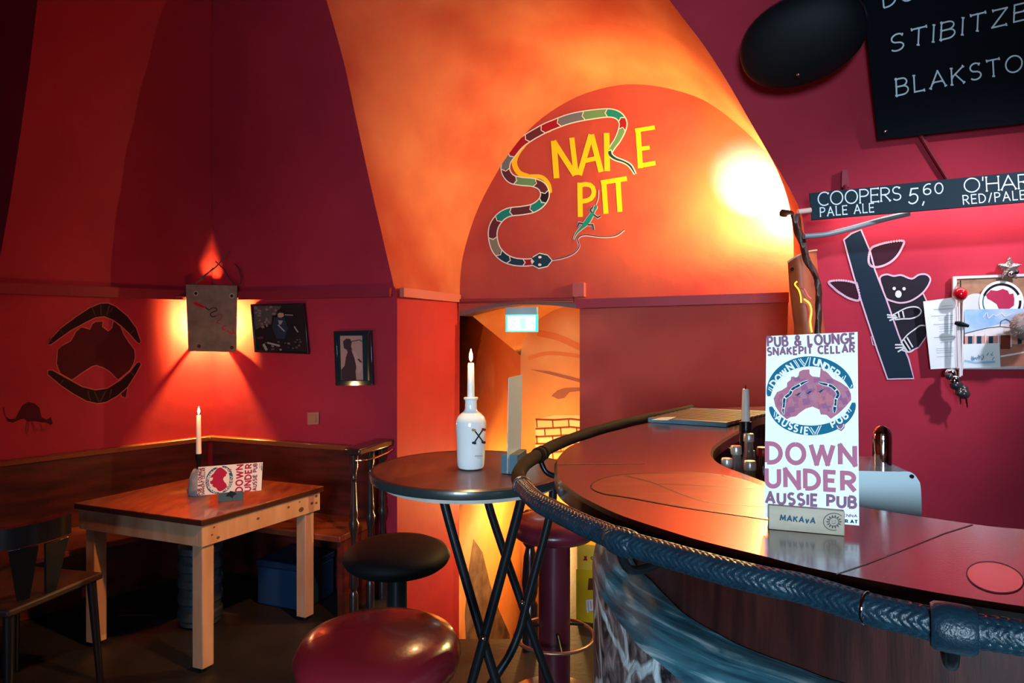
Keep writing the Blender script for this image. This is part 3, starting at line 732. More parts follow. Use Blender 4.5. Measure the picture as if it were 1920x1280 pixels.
pn.line([(p.x, p.y) for p in wv], 1.0, SEAM, .3)
b.build('inlay', ctop, smooth=0, label='paler inlaid wave-shaped wood')
b = B(); pn = Paint(b, TOPP, .0006)
ov = [(1866 + 52 * math.cos(a) + 0 * a, 1082 + 27 * math.sin(a) + 8 * math.cos(a)) for a in [2 * math.pi * k / 40 for k in range(40)]]
pn.line(ov, 5, SEAM, 0, closed=True); pn.fill(ov, INLAY2, .4)
b.build('oval_inlay', ctop, smooth=0, label='pale pink oval inlay with a dark border')
b = B(); pn = Paint(b, TOPP, .0004)
pn.line([(1568, 1076), (1625, 1057), (1700, 1028), (1770, 1000), (1824, 983)], 2.2, SEAM, 0)
b.build('joint_line', ctop, smooth=0); b = B(); pn = Paint(b, TOPP, .0004)
pn.line([(1046, 870), (1120, 869.5), (1210, 868.5)], 1.2, M('bar_seam_light', (.30, .12, .08), .3), 0)
b.build('joint_line', ctop, smooth=0)
# front boarding
fc = inset(OC, .1035)
b = B(BARFRONT); b.grid([[Vector((p.x, p.y, z)) for p in fc] for z in (.0, .5, .93, 1.115)])
fi = inset(OC, .118); b.grid([[Vector((p.x, p.y, z)) for p in fi] for z in (.0, 1.115)])
b.build('front_boards', bar, smooth=60)
# rail
rail_px = [(1266, 773), (1202, 786), (1133, 803), (1081, 819), (1037, 836), (1015, 850), (990, 865), (977, 879), (972, 894), (979, 911), (992, 926), (1012, 943), (1045, 960), (1096, 985), (1137, 1002), (1162, 1014), (1227, 1033), (1321, 1060), (1396, 1080), (1454, 1093), (1508, 1104), (1625, 1140), (1700, 1158), (1787, 1177), (1874, 1189), (1930, 1198), (2080, 1222)]
RZ = 1.147
RP = [Vector((.70, 2.60, RZ))] + [at_z(x, y, RZ) for x, y in rail_px]
RC = smooth_path(RP, 10)
L = [0]
for a_, c_ in zip(RC, RC[1:]): L.append(L[-1] + (c_ - a_).length)
def rail_near(px, py):
    q = at_z(px, py, RZ); return min(range(len(RC)), key=lambda i: (RC[i] - q).length)
i_split = rail_near(981, 912); i_end = len(RC) - 1
b = B(LEATHERBR)
seg1 = resample(RC[:i_split + 1], 260)
b.tube(seg1, .0155, 20, fn=lambda s_, a: 1 + .03 * math.sin(s_ * 2 * math.pi / .006 + 2 * a))
b.build('rail', bar, label='brown leather-wrapped far end of the rail')
b = B(LEATHERB)
seg2 = resample(RC[i_split:], 900)
def braid(s_, a):
    n_ = 10; v = a / (2 * math.pi) * n_; kk = math.floor(v) % 2; f = v - math.floor(v)
    ph = s_ / .0095 + (f if kk else 1 - f) * 1.1
    g = abs((ph % 1) - .5) * 2
    return 1.0 + .085 * (1 - g ** 2.2) - .05 * (1 - min(1, 6 * min(f, 1 - f)))
b.tube(seg2, .0160, 60, fn=braid)
b.build('braided_sleeve', bar, smooth=60, label='black braided leather sleeve of the rail')
def collar(i, r, hw, mat, name, lab=None):
    t = (RC[min(i + 1, i_end)] - RC[max(i - 1, 0)]).normalized()
    bb = B(mat); prof = [(r * .86, -hw), (r * .97, -hw * .8), (r, -hw * .3), (r, hw * .3), (r * .97, hw * .8), (r * .86, hw)]
    bb.lathe(prof, RC[i], 28, axis=t); return bb.build(name, bar, label=lab)
for px, py, r, hw, mt in ((1009, 853, .0195, .012, LEATHERBR), (1019, 848, .0185, .010, LEATHERBR), (981, 911, .0195, .007, LEATHERB), (1787, 1177, .0245, .020, LEATHERB)):
    collar(rail_near(px, py), r, hw, mt, 'rail_collar')
b = B(LEATHERB); i0 = rail_near(1162, 1014)
knot = resample(RC[i0 - 5:i0 + 6], 120); b.tube(knot, [.0155 + .0035 * math.sin(math.pi * k / 119) ** .4 for k in range(120)], 60, fn=braid); b.build('rail_collar', bar, smooth=60)
for px, py in ((1621, 1139), (1629, 1141)):
    collar(rail_near(px, py), .0185, .0016, CHROME, 'rail_ring', 'thin metal ring')
for px, py in ((1012, 851), (1162, 1014), (1787, 1177)):
    i = rail_near(px, py); t = (RC[i + 1] - RC[i - 1]).normalized(); nn = Vector((-t.y, t.x, 0))
    b = B(BLACKMET); p0 = RC[i]
    b.tube(smooth_path([p0 - Z * .012, p0 - Z * .045 + nn * .02, p0 - Z * .05 + nn * .07, p0 - Z * .035 + nn * .13], 5), .007, 10)
    b.build('rail_bracket', bar)

# painted stone plinth of the bar
b = B(PLASTER)
prof = [(.030, 0.0), (.028, .5), (.026, .85), (.024, .915), (.028, .940), (.040, .957), (.056, .966), (.075, .970), (.100, .971)]
pc = resample(OC, 400); rows = []
for j, (o, z) in enumerate(prof):
    row = []
    for k, p in enumerate(inset(pc, o)):
        a_ = k * .11
        wob = .0025 * math.sin(a_ * 1.3 + j * .4) + .0012 * math.sin(a_ * 3.1 + j) if 3 <= j < 8 else 0
        row.append(Vector((p.x, p.y, z + wob)))
    rows.append(row)
b.use(STONE).grid(rows[:4]); b.use(PLASTER).grid(rows[3:])
o = tag(b.build('stone_plinth', base=(.45, 1.5, 0), smooth=70), 'curved stone base wall with blue-grey plastered ledge under the bar', 'low wall')
uv = o.data.uv_layers.new(name='wall_length_height'); cum = [0]
for p, q in zip(pc, pc[1:]): cum.append(cum[-1] + (q - p).length)
vu = []
for v in o.data.vertices:
    x, y = v.co.x + .45, v.co.y + 1.5; k = min(range(400), key=lambda m: (pc[m].x - x) ** 2 + (pc[m].y - y) ** 2); vu.append((cum[k], v.co.z + math.hypot(pc[k].x - x, pc[k].y - y)))
for l_ in o.data.loops: uv.data[l_.index].uv = vu[l_.vertex_index]

# ================================================================ printed cards
LOGO_BL = (1433, 971); CARD = dict(tl=(1437, 630), tr=(1608, 622), bl=(1433, 969), br=(1611, 985))
def card_norm(px, py):
    u = v = .5
    for _ in range(6):
        yt = CARD['tl'][1] * (1 - u) + CARD['tr'][1] * u; yb = CARD['bl'][1] * (1 - u) + CARD['br'][1] * u; v = (py - yt) / (yb - yt)
        xl = CARD['tl'][0] * (1 - v) + CARD['bl'][0] * v; xr = CARD['tr'][0] * (1 - v) + CARD['br'][0] * v; u = (px - xl) / (xr - xl)
    return u, v
class CardSurf:
    def __init__(s, tl, tr, bl, br, n): s.c = [Vector(k) for k in (tl, tr, bl, br)]; s.n = Vector(n).normalized()
    def hit(s, px, py, off=0.0):
        u, v = card_norm(px, py); tl, tr, bl, br = s.c
        return (tl.lerp(tr, u)).lerp(bl.lerp(br, u), v) + s.n * off
zc = zm(1420, 620, 6.095); zf = zm(1300, 600, 2.909)
ROSE = paint('card_rose', (.48, .16, .25)); MAUV = paint('card_mauve', (.26, .12, .20)); PET = paint('card_petrol', (.012, .14, .24)); CWH = paint('card_white', (.84, .85, .86))
CNAV = paint('card_navy', (.010, .05, .09))
MAPC = [paint('map_%d' % k, c_, .5) for k, c_ in enumerate([(.45, .14, .22), (.38, .11, .20), (.52, .16, .20), (.30, .10, .22), (.42, .18, .26)])]
def print_card(surf, parent, full=True, cols=None):
    t1, t2, m1 = cols or (ROSE, MAUV, None)
    b = B(); pn = Paint(b, surf, .0005)
    pn.h = lambda p, k=0: surf.hit(p[0], p[1], .0004 + k * .00025)
    # emblem: two boomerang bands
    def band(cx, cy, rx, ry, a0, a1, th, mat, k=0, n=44):
        l, r = [], []
        for i in range(n + 1):
            q = i / n; a = R(a0 + (a1 - a0) * q); wv_ = th * (.30 + .70 * math.sin(math.pi * q) ** .55)
            ca, sa = math.cos(a), math.sin(a)
            l.append(zc((cx + (rx + wv_ / 2) * ca, cy - (ry + wv_ / 2) * sa))); r.append(zc((cx + (rx - wv_ / 2) * ca, cy - (ry - wv_ / 2) * sa)))
        b.use(mat); b.grid([[pn.h(x, k) for x in l], [pn.h(x, k) for x in r]])
    band(612, 740, 478, 392, 181, 12, 116, PET); band(625, 808, 478, 330, 190, 358, 112, PET)
    for ln in ([(478, 320), (545, 405)], [(500, 315), (550, 380)], [(595, 300), (550, 405)], [(617, 300), (598, 410)], [(420, 335), (478, 420)], [(440, 330), (492, 412)], [(985, 520), (960, 575)], [(1015, 510), (985, 580)], [(1085, 615), (1070, 650)],
               [(595, 1105), (650, 1185)], [(620, 1100), (664, 1165)], [(715, 1085), (665, 1185)], [(740, 1080), (690, 1185)], [(205, 920), (195, 980)], [(230, 930), (215, 1000)], [(1015, 880), (1055, 935)], [(1035, 865), (1078, 920)],
               [(130, 640), (180, 670)], [(125, 660), (165, 690)]):
        pn.stroke([zc(p) for p in ln], 1.6, CWH, 1)
    amap = [(190, 770), (230, 700), (290, 675), (345, 640), (350, 590), (390, 560), (395, 525), (430, 520), (450, 545), (480, 510), (490, 465), (530, 445), (605, 440), (608, 490), (640, 520), (690, 525), (725, 530), (735, 415), (770, 440), (830, 500), (870, 545), (960, 590), (1040, 650), (1072, 720), (1075, 790), (1010, 870), (940, 940), (850, 1005), (800, 960), (735, 955), (720, 900), (640, 865), (560, 890), (490, 940), (450, 975), (390, 985), (345, 1010), (270, 950), (210, 860)]
    pn.fill([zc(p) for p in amap], MAPC[0] if not m1 else m1, 1)
    if not m1:
        rnd = random.Random(3)
        def inside(x, y):
            c_ = False
            for (xa, ya), (xb, yb) in zip(amap, amap[1:] + amap[:1]):
                if (ya > y) != (yb > y) and x < (xb - xa) * (y - ya) / (yb - ya) + xa: c_ = not c_
            return c_
        for k in range(260):
            x, y = rnd.uniform(180, 1090), rnd.uniform(420, 1010); wd, hh = rnd.uniform(24, 50), rnd.uniform(22, 44)
            q4 = [(x - wd, y - hh * rnd.uniform(.4, 1)), (x + wd * rnd.uniform(.3, 1), y - hh), (x + wd, y + hh * rnd.uniform(.3, 1)), (x - wd * rnd.uniform(.4, 1), y + hh)]
            if all(inside(*p) for p in q4): pn.fill([zc(p) for p in q4], MAPC[k % 5], 1.2 + k * .005)
        for sn_ in ([(590, 572, 8), (540, 590, 22), (480, 625, 26), (410, 665, 28), (380, 720, 28), (320, 770, 28), (310, 850, 22), (300, 910, 18), (312, 955, 6)],
                    [(710, 590, 8), (760, 605, 22), (840, 625, 26), (890, 660, 28), (930, 720, 30), (905, 780, 26), (900, 830, 22), (890, 890, 34), (890, 940, 6)]):
            sp_ = smooth_path([Vector(p) for p in sn_], 5); c_ = [zc(p) for p in sp_]; w_ = [p.z / 6.095 for p in sp_]
            pn.line(c_, [x + 2 for x in w_], CWH, 3); pn.line(c_, w_, CNAV, 4)
            for k in range(4, len(c_) - 3, 4): pn.line([c_[k], c_[k + 1]], [w_[k] * .9] * 2, PET if k % 8 else CWH, 5)
        for kx, ky in ((475, 722), (600, 702), (735, 686)):
            pn.fill([zc((kx + dx, ky + dy)) for dx, dy in [(-45, 12), (-10, 2), (5, -14), (20, -14), (28, -24), (32, -16), (22, -4), (12, 8), (-6, 14), (4, 26), (-4, 24), (-18, 12)]], CNAV, 3)
    def arc_letters(msg, pts, hgt, wid_):
        for ch, (x, y, ang) in zip(msg, pts):
            c_ = Vector((x, y, 0)); a = R(ang); ex = Vector((math.cos(a), -math.sin(a), 0)); ey = Vector((-math.sin(a), -math.cos(a), 0))
            wch = max(GL[ch][0], .1); sw = wid_ * min(wch, .9)
            bl = c_ - ex * sw / 2 - ey * hgt / 2
            text(pn, ch, zc(bl), zc(bl + ex * sw), zc(bl + ey * hgt), 3.2, CWH, 2)
    arc_letters('DOWN', [(192, 598, 55), (248, 538, 47), (312, 480, 40), (382, 412, 35)], 76, 80)
    arc_letters('UNDER', [(682, 352, -14), (742, 380, -20), (800, 418, -28), (858, 455, -34), (915, 492, -38)], 76, 78)
    arc_letters('AUSSIE', [(252, 996, -42), (322, 1050, -32), (390, 1085, -24), (450, 1112, -17), (512, 1130, -10), (572, 1140, -4)], 76, 76)
    arc_letters('PUB', [(876, 1060, 24), (940, 1015, 34), (1002, 965, 42)], 80, 78)
    pn.fill([zc(p) for p in [(900, 1070), (940, 1085), (1005, 1050), (1000, 1110), (965, 1145), (920, 1120)]], MAUV if not m1 else m1, 1)
    pn.line([zc(p) for p in [(915, 1080), (930, 1110), (960, 1125), (985, 1100), (992, 1065)]], 1.4, CWH, 2)
    T = lambda msg, bl, br, tl, th, m_: text(pn, msg, zf(bl), zf(br), zf(tl), th, m_, 1)
    T('PUB & LOUNGE', (408, 143), (882, 124), (405, 92), 4.4, t2); T('SNAKEPIT CELLAR', (407, 191), (879, 175), (406, 152), 3.6, t2)
    T('DOWN', (403, 774), (882, 788), (402, 672), 8.6, t1); T('UNDER', (401, 904), (882, 932), (400, 808), 8.4, t1); T('AUSSIE PUB', (398, 996), (886, 1022), (398, 938), 5.4, t2)
    T('VIENNA', (795, 1070), (893, 1074), (795, 1056), 1.3, MAUV); T('UNDER.AT', (752, 1100), (895, 1107), (752, 1084), 1.9, CNAV)
    return b.build('print', parent, smooth=0, label='printed emblem and lettering')
def card(name, label, tl, tr, bl, br, n, cat='flyer', cols=None, th=.0008, pr=True, group=None):
    base = (Vector(bl) + Vector(br)) / 2; n = Vector(n).normalized()
    t = thing(name, label, cat, base, group)
    b = B(WHITE if not group == 'x' else WHITE); b.prism([bl, br, tr, tl], -n * th); b.build('sheet', t, smooth=0)
    if pr: print_card(CardSurf(tl, tr, bl, br, n), t, cols=cols)
    return t
# flyer on the bar in a raw wood block
h0 = at_z(1441, 992, BZ); h1 = at_z(1584, 1005, BZ); hd_ = (h1 - h0); hw_ = hd_.length; hd_.normalize(); hn = Vector((hd_.y, -hd_.x, 0))   # hn faces the camera
if hn.y > 0: hn = -hn
HB = hn * -.026; HH = .036
t = thing('menu_holder', 'pale wooden block holder printed with blue lettering and a smiling sun', 'menu holder', (h0 + h1) / 2 + HB / 2)
b = B(BLOCK); zf0 = Z * .0005
c0 = h0 + zf0; c1 = h1 + zf0
sl0, sl1 = HB * .36, HB * .46
b.prism([c0, c1, c1 + Z * HH, c0 + Z * HH], sl0)
b.prism([c0 + sl1, c1 + sl1, c1 + sl1 + Z * HH, c0 + sl1 + Z * HH], HB - sl1)
b.prism([c0 + sl0, c1 + sl0, c1 + sl0 + Z * .004, c0 + sl0 + Z * .004], sl1 - sl0)
b.build('block', t, bevel=.0012)
HP = Plane(h0, hn)
b = B(); pn = Paint(b, HP, .0004)
pn.h = lambda p, k=0: HP.hit(p[0], p[1], .0005 + k * .0002)
z4 = zm(1400, 940, 3.692)
text(pn, 'MAKAvA', z4((232, 130)), z4((472, 152)), z4((236, 94)), 2.6, paint('holder_navy', (.03, .09, .15)), 1)
GD = paint('holder_dark', (.07, .065, .07))
cc = z4((604, 140))
pn.line([(cc.x + 19.5 * math.cos(a), cc.y + 16 * math.sin(a)) for a in [math.pi * (.42 + 1.35 * k / 24) for k in range(25)]], 1.3, GD, 1)
for k in range(14):
    a = 2 * math.pi * k / 14; da = .17
    pn.fill([(cc.x + r_ * math.cos(q), cc.y + r_ * .86 * math.sin(q)) for r_, q in ((10.5, a - da), (16, a), (10.5, a + da))], GD, 1)
pn.line([(cc.x + 9 * math.cos(a), cc.y + 8 * math.sin(a)) for a in [2 * math.pi * k / 24 for k in range(24)]], 1.2, GD, 1, closed=True)
pn.line([(cc.x - 4, cc.y + 2), (cc.x, cc.y + 4), (cc.x + 4, cc.y + 1.5)], .9, GD, 1); pn.line([(cc.x - 4, cc.y - 1.5), (cc.x - 1.5, cc.y - 1.5)], .9, GD, 1); pn.line([(cc.x + 1.5, cc.y - 1.8), (cc.x + 4, cc.y - 1.8)], .9, GD, 1)
b.build('print', t, smooth=0)
FP = Plane(h0 + HB * .405, hn)
FT = [FP.hit(*CARD[k]) for k in ('tl', 'tr', 'bl', 'br')]
FT[2].z = max(FT[2].z, BZ + .0055); FT[3].z = max(FT[3].z, BZ + .0055)
card('flyer', 'tall white pub flyer standing upright on the bar in a wooden block', *FT, hn)

# ================================================================ ROUND TABLE
RT = Vector((-.125, 2.0, 0)); RTZ = 1.04; RTR = .296
t = thing('round_table', 'round dark-topped high table on crossed black steel legs', 'table', RT)
b = B(M('dark_round_top', (.13, .034, .020), .38, col2=(.08, .018, .012), nscale=4, stretch=(6, 1.6, 4), coat=.1)); b.lathe([(0, RTZ - .022), (RTR - .006, RTZ - .022), (RTR - .006, RTZ), (0, RTZ)], RT, 72, caps=False); b.build('tabletop', t)
b = B(M('table_edge_band', (.020, .030, .034), .3, coat=.3)); b.lathe([(RTR - .008, RTZ - .026), (RTR - .001, RTZ - .024), (RTR + .002, RTZ - .013), (RTR - .001, RTZ - .002), (RTR - .010, RTZ + .001)], RT, 72, caps=False); b.build('edge_band', t)
b = B(M('bare_plywood', (.55, .52, .48), .6, col2=(.42, .38, .34), nscale=8)); b.lathe([(0, RTZ - .042), (RTR - .034, RTZ - .042), (RTR - .03, RTZ - .023), (0, RTZ - .023)], RT, 64, caps=False); b.build('underframe', t)
zl = RTZ - .043
LGS = [[at_d(835, 936, 1.90), at_d(835, 950, 1.895), at_d(905, 1195, 1.87), at_d(952, 1345, 1.86)], [at_d(976, 944, 1.83), at_d(972, 958, 1.832), at_d(908, 1195, 1.845), at_d(880, 1300, 1.85), at_d(862, 1400, 1.85)],
       [at_d(912, 934, 2.14), at_d(916, 945, 2.14), at_d(978, 1130, 2.14), at_d(1020, 1250, 2.14), at_d(1050, 1330, 2.14)], [at_d(1036, 938, 2.12), at_d(1033, 955, 2.12), at_d(990, 1120, 2.115), at_d(975, 1180, 2.11), at_d(955, 1228, 2.10), at_d(925, 1275, 2.09)]]
for k, pts in enumerate(LGS):
    d_ = (pts[-1] - pts[-2]); pts = pts + [pts[-1] + d_ * (pts[-1].z - .012) / max(-d_.z, .01)]
    pts[0].z = zl
    b = B(BLACKMET); b.tube(smooth_path(pts, 8), .0135, 14); b.build('leg', t)
for px, py, d in ((906, 1196, 1.835), (979, 1130, 2.10)):
    b = B(CHROME); b.ball(at_d(px, py, d - .01), .008, 10, 8); b.build('bolt', t)
# white bottle with candle
BT = Vector(((883 - 960) / 1250 * 1.986, 1.986, RTZ + .001))
def zp(py, d): return EYE.z + (HOR - py) * d / FPX
t = thing('bottle', 'white ceramic bottle with crossed bones emblem used as candle holder on round table', 'bottle', BT)
b = B(WHITECER); r_ = .0445
b.lathe([(.002, 0), (.030, 0), (.037, .003), (.0405, .010), (.0415, .03), (.0435, .09), (.0455, .125), (.0450, .140), (.040, .153), (.030, .163), (.0205, .171), (.0175, .178), (.0175, .200), (.0185, .204), (.0215, .2055), (.0215, .2105), (.0185, .212), (.012, .212), (.012, .19)], BT, 48, caps=False); b.build('body', t)
class Cyl:
    def __init__(s, c, r): s.c = c; s.r = r
    def hit(s, px, py, off=0):
        r = ray(px, py); a = r.x ** 2 + r.y ** 2; o = EYE - s.c; rr = s.r + off
        bq = o.x * r.x + o.y * r.y; cq = o.x ** 2 + o.y ** 2 - rr * rr; dsc = max(bq * bq - a * cq, 0)
        return EYE + r * ((-bq - math.sqrt(dsc)) / a)
b = B(); pn = Paint(b, Cyl(BT, .0462)); pn.h = lambda p, k=0: pn.s.hit(p[0], p[1], k * .0002)
zb = zm(860, 640, 5.817); BONE = paint('bone_black', (.03, .022, .03)); GOLD = paint('bone_gold', (.40, .22, .06))
for ln in ([(165, 960), (275, 1105)], [(272, 950), (165, 1110)]): pn.stroke([zb(p) for p in [ln[0], ((ln[0][0] + ln[1][0]) / 2, (ln[0][1] + ln[1][1]) / 2), ln[1]]], 2.6, BONE, 1)
for c_, m_ in (((165, 965), GOLD), ((275, 958), P_RED), ((168, 1105), P_BLU), ((272, 1098), BONE)):
    pn.disc(zb((c_[0] - 9, c_[1])), 2.6, m_, 2, n=10); pn.disc(zb((c_[0] + 9, c_[1] + 4)), 2.6, m_, 2, n=10)
b.build('emblem', t, smooth=0); b = B(); pn = Paint(b, Cyl(BT, .0462)); pn.h = lambda p, k=0: pn.s.hit(p[0], p[1], k * .0002)
for x0, x1, y in ((178, 186, 1250), (190, 196, 1250), (201, 212, 1250), (217, 224, 1249), (229, 240, 1249), (245, 255, 1249), (196, 244, 1270)): pn.stroke([zb((x0, y)), zb((x1, y))], 2.0 if y < 1260 else .7, paint('tiny_print', (.35, .33, .36)), 1)
b.build('lettering', t, smooth=0)
def candle(name, label, base, r, h, lit=True, power=1.2, r2=None):
    t = thing(name, label, 'candle', base)
    b = B(WAX); r2 = r2 or r * .85; b.lathe([(r, 0), (r2, h - .004), (r2 * .8, h), (r2 * .2, h - .002)], base, 20); b.build('shaft', t)
    b = B(BLACK); b.tube([Vector(base) + Z * (h - .003), Vector(base) + Z * (h + .010)], .0012, 6); b.build('wick', t)
    if lit:
        b = B(FLAME); b.lathe([(.0005, h + .004), (.0042, h + .010), (.0058, h + .017), (.0048, h + .026), (.002, h + .036), (.0003, h + .042)], base, 14); b.build('flame', t)
        point('candle_light', Vector(base) + Z * (h + .045), power, (1, .58, .22), .012)
    return t
candle('candle', 'lit white taper candle in the neck of the white bottle', BT + Z * .195, .0112, .118, True, 5.0, .0095)
# card edge-on in a blue block on the round table
n0 = Vector((-.014, 1.885, RTZ)); n1 = Vector((.0265, 2.02, RTZ)); dd = (n1 - n0).normalized(); nn = Vector((dd.y, -dd.x, 0)); mid = (n0 + n1) / 2
t = thing('menu_holder', 'blue-grey block holder seen end-on on the round table', 'menu holder', mid)
b = B(BLUEBLOCK)
for s_ in (-1, 1): b.box(mid + nn * s_ * .0125 + Z * .0285, (.024, .10, .055), nn, dd, Z)
b.box(mid + Z * .0035, (.0025, .10, .005), nn, dd, Z); b.build('block', t, bevel=.001)
th_ = .27; e0 = n0 + Z * .007; e1 = n1 + Z * .007
card('flyer', 'white flyer seen nearly edge-on beside the white bottle', e0 + Z * th_ + nn * .004, e1 + Z * th_ + nn * .004, e0, e1, -nn, pr=True)

# ================================================================ STOOLS
def stool(name, label, c, zt, r, seat_mat, pole_mat, pole_r, puff, ring=None, pleats=0):
    t = thing(name, label, 'stool', c)
    b = B(seat_mat)
    prof = [(.001, zt), (r * .45, zt - .003), (r * .75, zt - .012), (r * .92, zt - .026), (r, zt - .026 - puff * .35), (r * 1.0, zt - .026 - puff * .55), (r * .95, zt - .026 - puff * .85), (r * .86, zt - .03 - puff), (r * .80, zt - .034 - puff), (.001, zt - .034 - puff)]
    b.lathe(prof, c, 56, caps=False)
    if pleats:
        for i, v in enumerate(b.v):
            j = i // 56; k = i % 56
            if 4 <= j <= 7:
                f = 1 - .016 * (1 if (k % 4 == 0) else 0); b.v[i] = Vector((c.x + (v.x - c.x) * f, c.y + (v.y - c.y) * f, v.z))
    b.build('seat', t, smooth=50)
    zb_ = zt - .034 - puff
    b = B(BLACKMET if pole_mat is None else pole_mat); b.lathe([(pole_r * 1.7, zb_), (pole_r * 1.7, zb_ - .012), (pole_r, zb_ - .022), (pole_r, .05), (pole_r * 1.5, .035)], c, 32); b.build('pole', t)
    b = B(BLACKMET if pole_mat is None else pole_mat); b.lathe([(.19, 0.001), (.19, .010), (.12, .024), (pole_r * 1.3, .038)], c, 40); b.build('base', t)
    if ring:
        rz, rr = ring; b = B(M('worn_ring', (.40, .20, .14), .35, metal=.8))
        b.tube([Vector(c) + Vector((rr * math.cos(2 * math.pi * k / 40), rr * math.sin(2 * math.pi * k / 40), rz)) for k in range(41)], .007, 10, caps=False)
        b.build('foot_ring', t)
        for k in range(3):
            a = 2 * math.pi * (k / 3 + .1); b = B(BLACKMET); b.tube([Vector(c) + Vector((pole_r * .9 * math.cos(a), pole_r * .9 * math.sin(a), rz + .03)), Vector(c) + Vector((rr * math.cos(a), rr * math.sin(a), rz))], .006, 8); b.build('foot_ring_spoke', t)
    return t
stool('bar_stool', 'round oxblood leather bar stool, nearest the viewer', Vector((-.292, 1.46, 0)), .802, .180, OXBLOOD, None, .035, .075, pleats=1)
stool('bar_stool', 'black cushioned bar stool between wooden table and round table', Vector((-.385, 2.23, 0)), .748, .178, BLACK, None, .034, .052)
stool('bar_stool', 'burgundy bar stool with thick column and foot ring behind round table', Vector((.165, 2.6, 0)), .735, .172, BURG, BURGMET, .062, .055, ring=(.265, .155))

# ================================================================ WOODEN TABLE IN THE CORNER
TZ_ = .66
F_, R_, L_ = at_z(378, 975, TZ_), at_z(607, 911, TZ_), at_z(138.7, 943, TZ_)
e1v = R_ - F_; e2v = L_ - F_; B_ = F_ + e1v + e2v; cen_ = (R_ + L_) / 2; cen_.z = 0
u1 = e1v.normalized(); u2 = e2v.normalized(); l1, l2 = e1v.length, e2v.length
t = thing('wooden_table', 'square wooden table with pale pine legs and reddish varnished top', 'table', cen_)
b = B(TOPWOOD); b.prism([F_, R_, B_, L_], Z * -.004); b.use(M('table_edge_stain', (.045, .012, .008), .35)).prism([p - Z * .0041 for p in (F_, R_, B_, L_)], Z * -.022); b.build('tabletop', t, bevel=.0015)
def P2(a, c, z): p = F_ + u1 * a + u2 * c; p.z = z; return p
ins = .012; ah = .092; zt = TZ_ - .0262; th = .024
def bar4(a0, c0, a1, c1, z0, z1): return [P2(a0, c0, z0), P2(a1, c0, z0), P2(a1, c1, z0), P2(a0, c1, z0)], Z * (z1 - z0)
for a0, c0, a1, c1 in ((ins, ins, l1 - ins, ins + th), (ins, l2 - ins - th, l1 - ins, l2 - ins), (ins, ins + th, ins + th, l2 - ins - th), (l1 - ins - th, ins + th, l1 - ins, l2 - ins - th)):
    b = B(PINE); b.prism(*bar4(a0, c0, a1, c1, zt - ah, zt)); o = b.build('apron', t, bevel=.0015)
    if c0 == ins and c1 == ins + th:
        k = B(PINEDOT)
        for q, zz_, rr in ((.06, .04, .004), (.07, .07, .004), (.09, .02, .006), (.30, .05, .006), (.48, .06, .006), (.56, .03, .012), (.63, .045, .007), (.66, .04, .006), (.66, .075, .007), (.55, .07, .004)):
            pc_ = P2(q, ins - .0006, zt - ah + zz_); k.add([pc_ + u1 * (rr * 1.4 * math.cos(2 * math.pi * j / 10)) + Z * (rr * math.sin(2 * math.pi * j / 10)) for j in range(10)], [tuple(range(10))])
        k.build('knot', o, smooth=0)
lw = .056; o_ = ins + .006
for a0 in (o_ + .022, l1 - o_ - lw - .022):
    for c0 in (o_ + .022, l2 - o_ - lw - .022):
        if a0 > .2 and c0 > .2: a0 -= .07; c0 -= .03
        b = B(PINE); b.prism(*bar4(a0 if a0 > .2 else a0 - .015, c0 if c0 > .2 else c0 - .015, (a0 if a0 > .2 else a0 - .015) + lw, (c0 if c0 > .2 else c0 - .015) + lw, .02, zt - .001)); o = b.build('leg', t, bevel=.003)
        k = B(BLACK); aa = a0 + lw / 2 - (.015 if a0 < .2 else 0); cc_ = c0 + lw / 2 - (.015 if c0 < .2 else 0); k.lathe([(.016, 0), (.016, .014), (.009, .021)], P2(aa, cc_, 0), 12); k.build('foot', o)
# candle holder lump, candle
CH = at_z(371, 929, TZ_); CH.y += .03; CH.x -= .01; CH.z = TZ_
t = thing('candle_holder', 'lumpy blue-grey stone candle holder on the wooden table', 'candle holder', CH)
b = B(M('grey_stone', (.22, .24, .32), .7, col2=(.35, .36, .42), nscale=14, bump=.6, bscale=25)); rnd = random.Random(5)
b.lathe([(.001, 0.0005), (.046, .0005), (.050, .02), (.046, .05), (.043, .08), (.036, .10), (.022, .118), (.012, .124), (.001, .124)], CH, 18, caps=False)
for i, v in enumerate(b.v):
    if v.z > TZ_ + .01: b.v[i] = CH + (v - CH) * (1 + rnd.uniform(-.07, .07)) * 1.0
b.build('stone', t, smooth=60)
b = B(BLACK); b.lathe([(.010, .122), (.009, .15), (.012, .165), (.015, .170), (.015, .196), (.011, .196)], CH, 16); b.build('socket', t)
candle('candle', 'lit white taper candle in the stone holder on the wooden table', CH + Z * .190, .0125, zp(778, CH.y) - TZ_ - .190, True, 4.5, .0095)
